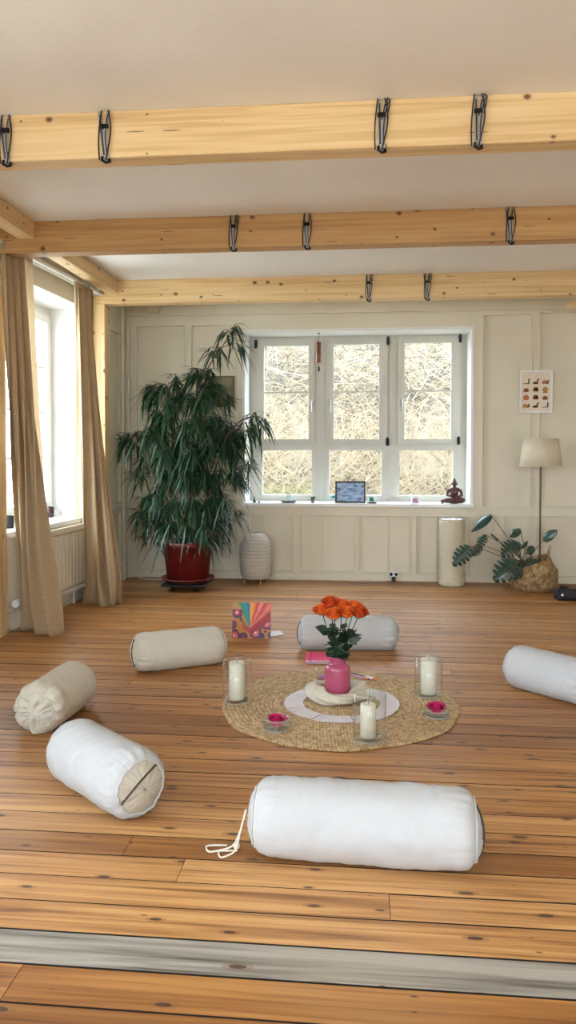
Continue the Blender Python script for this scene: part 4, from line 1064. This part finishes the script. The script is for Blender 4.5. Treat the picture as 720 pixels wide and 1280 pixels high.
YM = bc.y
mon = thing('monstera_plant', 'monstera with dark split leaves spreading from the woven basket', 'plant', bc + V((0, 0, .05)))
M_MON = plain('monstera_leaf', (.016, .045, .03), .3, var=.35, nscale=12, coat=.3)
M_MST = plain('monstera_stalk', (.07, .06, .035), .5)
m = MB(); m.lathe([(.002, 0), (.12, 0), (.14, .16), (.135, .165), (.002, .15)], 32, xf=lambda p: bxf(p + V((0, 0, .05))) - V((0, 0, .05))); m.build('nursery_pot', plain('dark_soil', (.04, .025, .015), .9, bump=.8), mon)
def monleaf(m, base, tip, width, nrm, holes=True, cup=.15, heart=.25):
    base, tip = V(base), V(tip); d = tip - base; ln = d.length; d.normalize(); side = d.cross(V(nrm)).normalized(); up = side.cross(d)
    def W_(u): return width * .5 * (math.sin(PI * (u * .86 + .14)) ** .75) if u < 1 else 0
    nf = 6
    def pt(u, s_, k):      # u along midrib, k 0..1 outward
        w = W_(min(1, max(0, u))); back = -heart * ln * k * (1 - u) * .9
        uu = u + k * .16 * (1 - u)
        return base + d * (ln * uu + back * .6) + side * s_ * w * k + up * (-cup * width * k * k) + V((0, 0, -1)) * ln * .12 * u * u
    for s_ in (-1, 1):
        for f in range(nf):
            u0, u1 = f / nf, (f + 1) / nf
            for q in range(4):
                k0, k1 = q / 4, (q + 1) / 4
                g = lambda k: (0 if (not holes or k < .25) else (.52 * (k - .25) / .75)) * (u1 - u0)
                a, b_ = u0 + g(k0) * .6, u1 - g(k0) * .4; c_, d_ = u1 - g(k1) * .4, u0 + g(k1) * .6
                P_ = [pt(a, s_, k0), pt(b_, s_, k0), pt(c_, s_, k1), pt(d_, s_, k1)]
                m.add(P_, [(0, 1, 2, 3) if s_ > 0 else (3, 2, 1, 0)], 0, True)
lv = [  # base px, tip px, width m, depth offset, normal
    ((613, 643), (589, 660), .13, .05, (.3, -.3, .9), 0), ((588, 683), (566, 704), .17, -.12, (.2, -.8, .5), 1), ((606, 668), (596, 684), .12, 0, (-.5, -.6, .3), 1),
    ((614, 667), (623, 674), .07, .02, (.9, -.4, .2), 0), ((603, 682), (590, 693), .11, -.05, (.5, -.7, .3), 1), ((644, 700), (617, 722), .24, -.2, (-.2, -.9, .45), 1),
    ((646, 677), (627, 692), .18, -.06, (.1, -.8, .6), 1), ((650, 661), (637, 669), .10, .02, (.1, -.6, .8), 0), ((660, 677), (652, 685), .04, 0, (.6, -.5, .4), 0),
    ((668, 684), (659, 691), .08, -.03, (.2, -.9, .2), 0), ((679, 676), (696, 659), .10, .0, (-.35, -.8, .5), 0), ((652, 706), (641, 722), .16, -.16, (.2, -.9, .4), 1),
    ((664, 704), (668, 722), .18, -.14, (-.1, -.9, .4), 1), ((672, 700), (660, 712), .14, -.1, (0, -.8, .6), 1), ((648, 677), (649, 687), .1, -.02, (.3, -.8, .3), 1)]
mth = onY(661, 706, YM)
for i, (b1, t1, w, dy, nr_, sp) in enumerate(lv):
    Y_ = YM + dy; bp_ = onY(*b1, Y_); tp_ = onY(*t1, Y_ - .04); loc = bc + V((0, 0, .05))
    m = MB(); monleaf(m, bp_ - loc, tp_ - loc, w, nr_, bool(sp)); lf = m.build('leaf', M_MON, mon)
    rt = mth + V((random.uniform(-.08, .08), dy * .3, -.03)); 
    mid = rt.lerp(bp_, .55) + V((0, 0, .05 if i < 6 else .02)); P_ = []
    for k in range(11): u = k / 10; P_.append((rt * (1-u)**2 + mid * 2*u*(1-u) + bp_ * u*u) - loc)
    m = MB(); m.tube(P_, [.0055 - .0025 * k / 10 for k in range(11)], 6); m.build('stalk', M_MST, mon)
m = MB(); loc = bc + V((0, 0, .05))
for a, b_, c_ in (((640, 722), (633, 730), (640, 742)), ((628, 722), (631, 735), (634, 740))):
    pts = [onY(*q_, YM - .22) - loc for q_ in (a, b_)]; e_ = onz(*c_) - loc + V((0, 0, .005)); m.tube([pts[0], pts[1], e_], .003, 5)
m.build('aerial_roots', M_MST, mon)

# ================================================================== speaker, adapter, socket
p = onz(706, 752); th = thing('portable_speaker', 'black cylindrical portable speaker on the floor at the right edge', 'speaker', (p.x + .06, p.y + .05, 0), -.12)
m = MB(); 
def sp(p_): return V((p_.z, p_.y, -p_.x + .056))
m.lathe([(.002, -.14), (.038, -.14), (.046, -.132), (.048, -.12), (.055, -.115), (.056, -.11)] + [(.056 , -.11 + .22 * k / 8) for k in range(9)] + [(.055, .115), (.048, .12), (.046, .132), (.038, .14), (.002, .14)], 36, xf=sp); m.build('body', plain('speaker_mesh', (.012, .012, .016), .7, bump=.6, bscale=500), th)
m = MB(); m.lathe([(.001, 0), (.011, 0), (.011, .003), (.001, .004)], 20, xf=lambda q_: V((q_.x - .075 , -.0545 - q_.z, q_.y + .060))); m.build('logo_badge', plain('white_badge', (.8, .8, .82), .3), th)
p = onz(704, 738); th = thing('power_adapter', 'small black power adapter behind the portable speaker', 'adapter', (p.x, p.y, 0)); m = MB(); m.bbox(-.03, .03, -.02, .03, 0, .045, .004); m.build('case', M_BLACK, th)
m = MB(); m.tube([(.03, 0, .03), (.1, .0, .012), (.2, .03, .006), (.45, .04, .006)], .004, 6); m.tube([(.03, .01, .04), (.12, .02, .03), (.3, .06, .006)], .004, 6); m.build('cable', M_BLACK, th)
p = onY(492, 719, YB - .03); th = thing('wall_socket', 'white double socket on the skirting under the window', 'socket', (p.x, YB - .031, p.z))
m = MB(); m.bbox(-.055, .055, -.012, 0, -.015, .035, .003); m.build('face_plate', M_WHITE, th)
m = MB()
for s_ in (-.026, .026): m.lathe([(.001, 0), (.018, 0), (.018, .002), (.001, .002)], 20, xf=lambda q_, s_=s_: V((q_.x + s_, -.012 - q_.z, q_.y + .011)))
m.build('socket_hole', M_BLACK, th)
th = thing('plug', 'black plug with pale cable trailing left along the skirting', 'plug', (p.x, YB - .05, 0)); m = MB(); m.bbox(-.02, .02, -.02, .006, .001, .05, .004); m.build('plug_body', M_BLACK, th)
m = MB(); m.tube([(-.02, 0, .02), (-.10, -.02, .006), (-.3, -.06, .005), (-.5, -.02, .005), (-.9, -.01, .005), (-1.3, -.04, .005)], .0035, 6); m.build('cable', M_CORD, th)
# grey cable in the corner
m = MB(); m.tube([(-2.36, 7.95, .006), (-2.2, 7.88, .006), (-2.05, 7.93, .006), (-1.9, 7.9, .006)], .006, 6); tag(m.build('cable', M_CORD), 'pale cable on the floor in the corner left of the big pot', 'cable')

# ================================================================== BIG PLANT
pp = onz(229, 741); PC = V((pp.x, pp.y + .2, 0)); YP = PC.y
pt_ = thing('plant_pot', 'large dark red plastic pot on a saucer and trolley by the corner', 'pot', PC + V((0, 0, .0)))
k = (YP) / F
RP = .245
m = MB(); m.lathe([(.002, .10), (.19, .10), (.2, .105), (RP - .005, .43), (RP + .012, .435), (RP + .014, .475), (RP + .004, .478), (RP - .01, .47), (RP - .02, .43), (.18, .12), (.002, .12)], 64); m.build('pot_body', plain('dark_red_plastic', (.13, .010, .008), .35, var=.08), pt_)
m = MB(); m.lathe([(.002, .078), (.2, .078), (.255, .115), (.262, .118), (.264, .125), (.25, .122), (.2, .088), (.002, .088)], 64); m.build('saucer', plain('dark_saucer', (.16, .03, .025), .35), pt_)
m = MB(); m.bbox(-.22, .22, -.2, .2, .052, .077, .006)
m.build('trolley', M_BLACK, pt_)
for a in (.7, 2.3, 3.9, 5.5):
    m = MB(); cx_, cy_ = .18 * math.cos(a), .16 * math.sin(a); m.lathe([(.001, -.012), (.024, -.012), (.026, -.005), (.026, .005), (.024, .012), (.001, .012)], 18, xf=lambda q_: V((q_.z + cx_, q_.x + cy_, q_.y + .026))); m.tube([(cx_, cy_, .026), (cx_, cy_, .055)], .014, 8); m.build('castor', M_BLACK, pt_)
m = MB(); m.lathe([(.002, .44), (.12, .445), (RP - .02, .435)], 40, fn=None); m.build('soil', plain('potting_soil', (.03, .018, .01), .95, bump=1, bscale=60), pt_)

PL = thing('tall_ficus', 'tall houseplant with long narrow drooping leaves in the red pot', 'plant', PC + V((0, 0, .43)))
po = V(PL.location)
rp = random.Random(21)
def W2(px, py, dy=0): return onY(px, py, YP + dy) - po
stems = [[(232, 690), (236, 640), (244, 590), (240, 540), (246, 490), (262, 455), (275, 437), (292, 412)],
         [(226, 690), (222, 640), (214, 590), (206, 540), (204, 500), (218, 478)],
         [(222, 690), (208, 650), (196, 610), (184, 570), (170, 552)],
         [(236, 690), (252, 640), (268, 590), (282, 545), (300, 525), (322, 520)],
         [(234, 690), (250, 650), (272, 610), (290, 590), (306, 580)],
         [(230, 690), (238, 610), (250, 540), (262, 500), (262, 480)]]
sdy = [0, -.05, -.12, -.05, .06, .08]
m = MB(); stem_pts = []
for st, dy in zip(stems, sdy):
    P_ = [W2(a, b_, dy * min(1, i * .4)) for i, (a, b_) in enumerate(st)]
    Q = []
    for i in range(len(P_) - 1):
        for w in range(4): Q.append(P_[i].lerp(P_[i+1], w / 4))
    Q.append(P_[-1])
    for _ in range(2):
        for i in range(1, len(Q) - 1): Q[i] = (Q[i-1] + Q[i] * 2 + Q[i+1]) / 4
    n_ = len(Q); m.tube(Q, [.011 * (1 - .7 * i / n_) for i in range(n_)], 7); stem_pts += Q
clusters = [(293, 409, 12, 0), (283, 418, 8, 0), (276, 434, 8, 0), (262, 436, 11, 0), (298, 432, 8, 0), (246, 462, 9, 0), (262, 460, 9, .05), (240, 470, 12, 0),
    (218, 474, 13, 0), (204, 480, 12, -.1), (186, 486, 16, 0), (178, 492, 8, 0), (214, 500, 14, -.15), (232, 495, 14, -.1), (262, 482, 13, .05), (275, 482, 12, 0), (286, 500, 8, .05),
    (152, 546, 12, 0), (160, 548, 10, -.1), (172, 545, 12, 0), (186, 545, 14, -.1), (200, 540, 14, -.2), (178, 575, 14, 0), (166, 592, 10, 0), (196, 570, 16, -.1), (212, 560, 16, -.2),
    (196, 515, 12, 0), (210, 525, 14, -.1), (228, 530, 16, -.2), (245, 525, 16, -.2), (262, 522, 14, -.1), (278, 520, 14, 0), (292, 530, 12, 0), (225, 565, 16, -.2), (243, 560, 16, -.25), (260, 560, 16, -.15), (276, 560, 14, -.1), (292, 560, 14, 0),
    (318, 519, 9, 0), (331, 524, 8, 0), (324, 535, 6, 0), (306, 540, 9, 0), (312, 578, 10, 0), (302, 590, 12, 0), (288, 592, 14, 0), (272, 590, 14, -.1), (254, 592, 16, -.2), (236, 596, 14, -.2), (220, 596, 12, -.15),
    (204, 610, 14, 0), (190, 618, 16, 0), (178, 624, 14, 0), (172, 640, 12, 0), (206, 632, 16, -.15), (222, 626, 16, -.2), (240, 630, 16, -.2), (256, 628, 16, -.2), (270, 622, 16, -.1), (284, 628, 14, 0), (296, 640, 10, 0),
    (186, 650, 14, -.1), (200, 655, 14, -.2), (216, 655, 14, -.25), (232, 655, 14, -.25), (250, 655, 14, -.25), (268, 652, 14, -.1), (282, 652, 12, 0), (184, 668, 10, 0), (262, 668, 10, -.2), (276, 668, 8, -.1)]
for _ in range(34):
    a = rp.uniform(0, 6.28); q_ = rp.random() ** .5
    clusters.append((238 + 62 * q_ * math.cos(a), 560 + 85 * q_ * math.sin(a), 14, rp.uniform(-.3, .1)))
fol = MB(); bm_ = m
for (cx_, cy_, n_, dy) in clusters:
    for rep in (0, 1):
        c_ = W2(cx_ + rp.uniform(-4, 4), cy_ + rp.uniform(-4, 4) - (0 if rep == 0 else 3), dy + (rp.uniform(-.06, .06) if rep == 0 else rp.uniform(.05, .26)))
        if po.y + c_.y > YB - .25: c_.y = YB - .25 - po.y
        root = min(stem_pts, key=lambda q_: (q_ - c_).length + max(0, q_.z - c_.z + .05) * 3)
        out = (c_ - root); out.z = 0; out = out.normalized() if out.length > .02 else V((rp.uniform(-1, 1), rp.uniform(-1, 1), 0)).normalized()
        midp = root.lerp(c_, .5) + V((0, 0, .05)); br = [(root * (1-u)**2 + midp * 2*u*(1-u) + c_ * u*u) for u in [q_/7 for q_ in range(8)]]
        bm_.tube(br, [.004 - .0025 * q_ / 7 for q_ in range(8)], 5)
        nl = int(n_ * (1.7 if cy_ > 450 else 1.0))
        for q_ in range(nl):
            u = rp.uniform(.45, 1.0); b0_ = root.lerp(c_, u) if u < .7 else br[min(7, int(u * 7.99))]
            a = math.atan2(out.y, out.x) + rp.gauss(0, 1.1); ln = rp.uniform(.17, .31)
            dn = rp.uniform(-.35, 1.25)
            tip = b0_ + V((math.cos(a) * ln * .62, math.sin(a) * ln * .5, -ln * dn * .75))
            if po.y + tip.y > YB - .05: tip.y = YB - .06 - po.y
            dl = (V(po) + tip - WC).dot(WN)
            if dl < .12: tip += WN * (.12 - dl)
            leafp(fol, b0_, tip, rp.uniform(.015, .024), fold=.3, droop=rp.uniform(.1, .45), n=5, nrm=V((math.cos(a) * .6, math.sin(a) * .6, .8)))
bm_.build('stems', plain('ficus_bark', (.07, .055, .04), .8), PL)
fol.build('foliage', plain('ficus_leaf', (.020, .056, .022), .36, var=.45, nscale=14), PL)

# ================================================================== OUTSIDE
def hillmat():
    m, t, b = nt('winter_bank')
    tc = N(t, 'TexCoord'); n = N(t, 'TexNoise'); n.inputs['Scale'].default_value = 6; n.inputs['Detail'].default_value = 8; t.links.new(tc.outputs['Object'], n.inputs['Vector'])
    c = ramp(t, [(.35, (.03, .025, .018)), (.5, (.07, .06, .042)), (.65, (.13, .115, .085))], n.outputs['Fac'])
    sx = N(t, 'SeparateXYZ'); t.links.new(tc.outputs['Object'], sx.inputs[0])
    n2 = N(t, 'TexNoise'); n2.inputs['Scale'].default_value = 2.5; t.links.new(tc.outputs['Object'], n2.inputs['Vector'])
    g = math_(t, 'MULTIPLY', math_(t, 'LESS_THAN', math_(t, 'ADD', sx.outputs[2], math_(t, 'MULTIPLY', n2.outputs['Fac'], 1.2)), 1.35), math_(t, 'LESS_THAN', math_(t, 'ADD', sx.outputs[0], n2.outputs['Fac']), -.2))
    t.links.new(mixc(t, math_(t, 'MULTIPLY', g, .8), c, (.09, .13, .03)), b.inputs['Base Color']); b.inputs['Roughness'].default_value = .95
    return m
m = MB()
def hill(u, v):
    x = -4 + 16 * u; y_ = 9.6 + 18 * v
    z = -.6 + max(0, y_ - 10.2) * .62 + .5 * noise.noise(V((x * .5, y_ * .5, 0))) + .12 * noise.noise(V((x * 3, y_ * 3, 0)))
    return V((x, y_, z))
m.grid(hill, 100, 60); tag(struct(m.build('hillside', hillmat())), None, None)
m = MB(); m.box(-60, 60, -40, 40, -.9, -.7); struct(m.build('ground', plain('garden_ground', (.50, .49, .44), .95, var=.2, nscale=2)))
# thicket of bare twigs
M_TW = plain('bleached_twigs', (.38, .30, .195), .85, var=.25, nscale=3)
M_TW2 = plain('grey_twigs', (.12, .11, .09), .85, var=.2, nscale=3)
rt_ = random.Random(11)
def twigs(m, n, x0, x1, y0, y1, zlo, zhi, lenr, lean, mi, rad, arch=.5):
    for _ in range(n):
        x = rt_.uniform(x0, x1); y_ = rt_.uniform(y0, y1); z = rt_.uniform(zlo, zhi); ln = rt_.uniform(*lenr)
        a = rt_.uniform(0, 2*PI); d = V((math.cos(a) * lean, math.sin(a) * lean * .5, rt_.uniform(.3, 1))).normalized()
        cv = V((rt_.uniform(-1, 1), rt_.uniform(-.4, .4), -1)) * arch
        P_ = []
        for k_ in range(7): u = k_ / 6; P_.append(V((x, y_, z)) + d * ln * u + cv * ln * u * u * .6 + V((noise.noise(V((x, u * 3, z))), 0, noise.noise(V((z, u * 3, x)))) ) * .12)
        r = rt_.uniform(*rad); m.tube(P_, [r * (1 - .75 * k_ / 6) for k_ in range(7)], 3, mi, cap=False)
        if rt_.random() < .6:
            q_ = P_[3]; d2 = (d + V((rt_.uniform(-1, 1), 0, rt_.uniform(-.6, .6)))).normalized(); m.tube([q_, q_ + d2 * ln * .25, q_ + d2 * ln * .45 - V((0, 0, .06))], [r * .5, r * .35, r * .2], 3, mi, cap=False)
m = MB()
twigs(m, 3000, -3.4, 2.6, 10.3, 12.6, -.5, 1.6, (.5, 1.6), .7, 0, (.003, .006))
twigs(m, 2600, -3.8, 3.6, 11.8, 15, .6, 4.2, (.9, 2.4), .9, 0, (.004, .010))
twigs(m, 1200, -3.8, 3.6, 12.4, 16, .8, 4.8, (.9, 2.2), .9, 1, (.008, .016))
tag(m.build('shrub_thicket', [M_TW, M_TW2]), 'tangle of pale bare twigs filling the view outside the back window', 'shrubs', kind='stuff')

# ================================================================== LIGHT
w = bpy.data.worlds.new('daylight'); S.world = w; w.use_nodes = True; t = w.node_tree
bg = t.nodes['Background']; sky = t.nodes.new('ShaderNodeTexSky'); sky.sky_type = 'HOSEK_WILKIE'; sky.turbidity = 6; sky.sun_direction = V((.22, -.75, .75)).normalized(); sky.ground_albedo = .4
mx = mixc(t, .75, sky.outputs[0], (.74, .87, 1.0))
t.links.new(mx, bg.inputs['Color']); bg.inputs['Strength'].default_value = 12.0
sun = bpy.data.lights.new('sun', 'SUN'); sun.energy = 7; sun.angle = .02; sun.color = (1, .93, .82); so = bpy.data.objects.new('sun', sun); COL.objects.link(so)
so.rotation_euler = V((.22, -.75, .75)).to_track_quat('Z', 'Y').to_euler()
def portal(name, c, dirn, w_, h_):
    l = bpy.data.lights.new(name, 'AREA'); l.shape = 'RECTANGLE'; l.size = w_; l.size_y = h_; l.cycles.is_portal = True; l.energy = 1
    o = bpy.data.objects.new(name, l); COL.objects.link(o); o.location = c; o.rotation_euler = V(dirn).to_track_quat('-Z', 'Z').to_euler()
for a, b_ in LW: portal('daylight_portal', L((a + b_) / 2, -TW - .05, (LZ0 + LZ1) / 2), WN, b_ - a, LZ1 - LZ0)
portal('daylight_portal', ((wx0 + wx1) / 2, YW + .12, (wz0 + wz1) / 2), (0, -1, 0), wx1 - wx0, wz1 - wz0)
for a, b_, c_, d_ in RH: portal('daylight_portal', ((a + b_) / 2, YR - .35, (c_ + d_) / 2), (0, 1, 0), b_ - a, d_ - c_)

S.view_settings.view_transform = 'Standard'; S.view_settings.look = 'None'; S.view_settings.gamma = 1; S.view_settings.use_curve_mapping = False
S.view_settings.exposure = 0.9
S.cycles.max_bounces = 10; S.cycles.diffuse_bounces = 6; S.cycles.transparent_max_bounces = 16
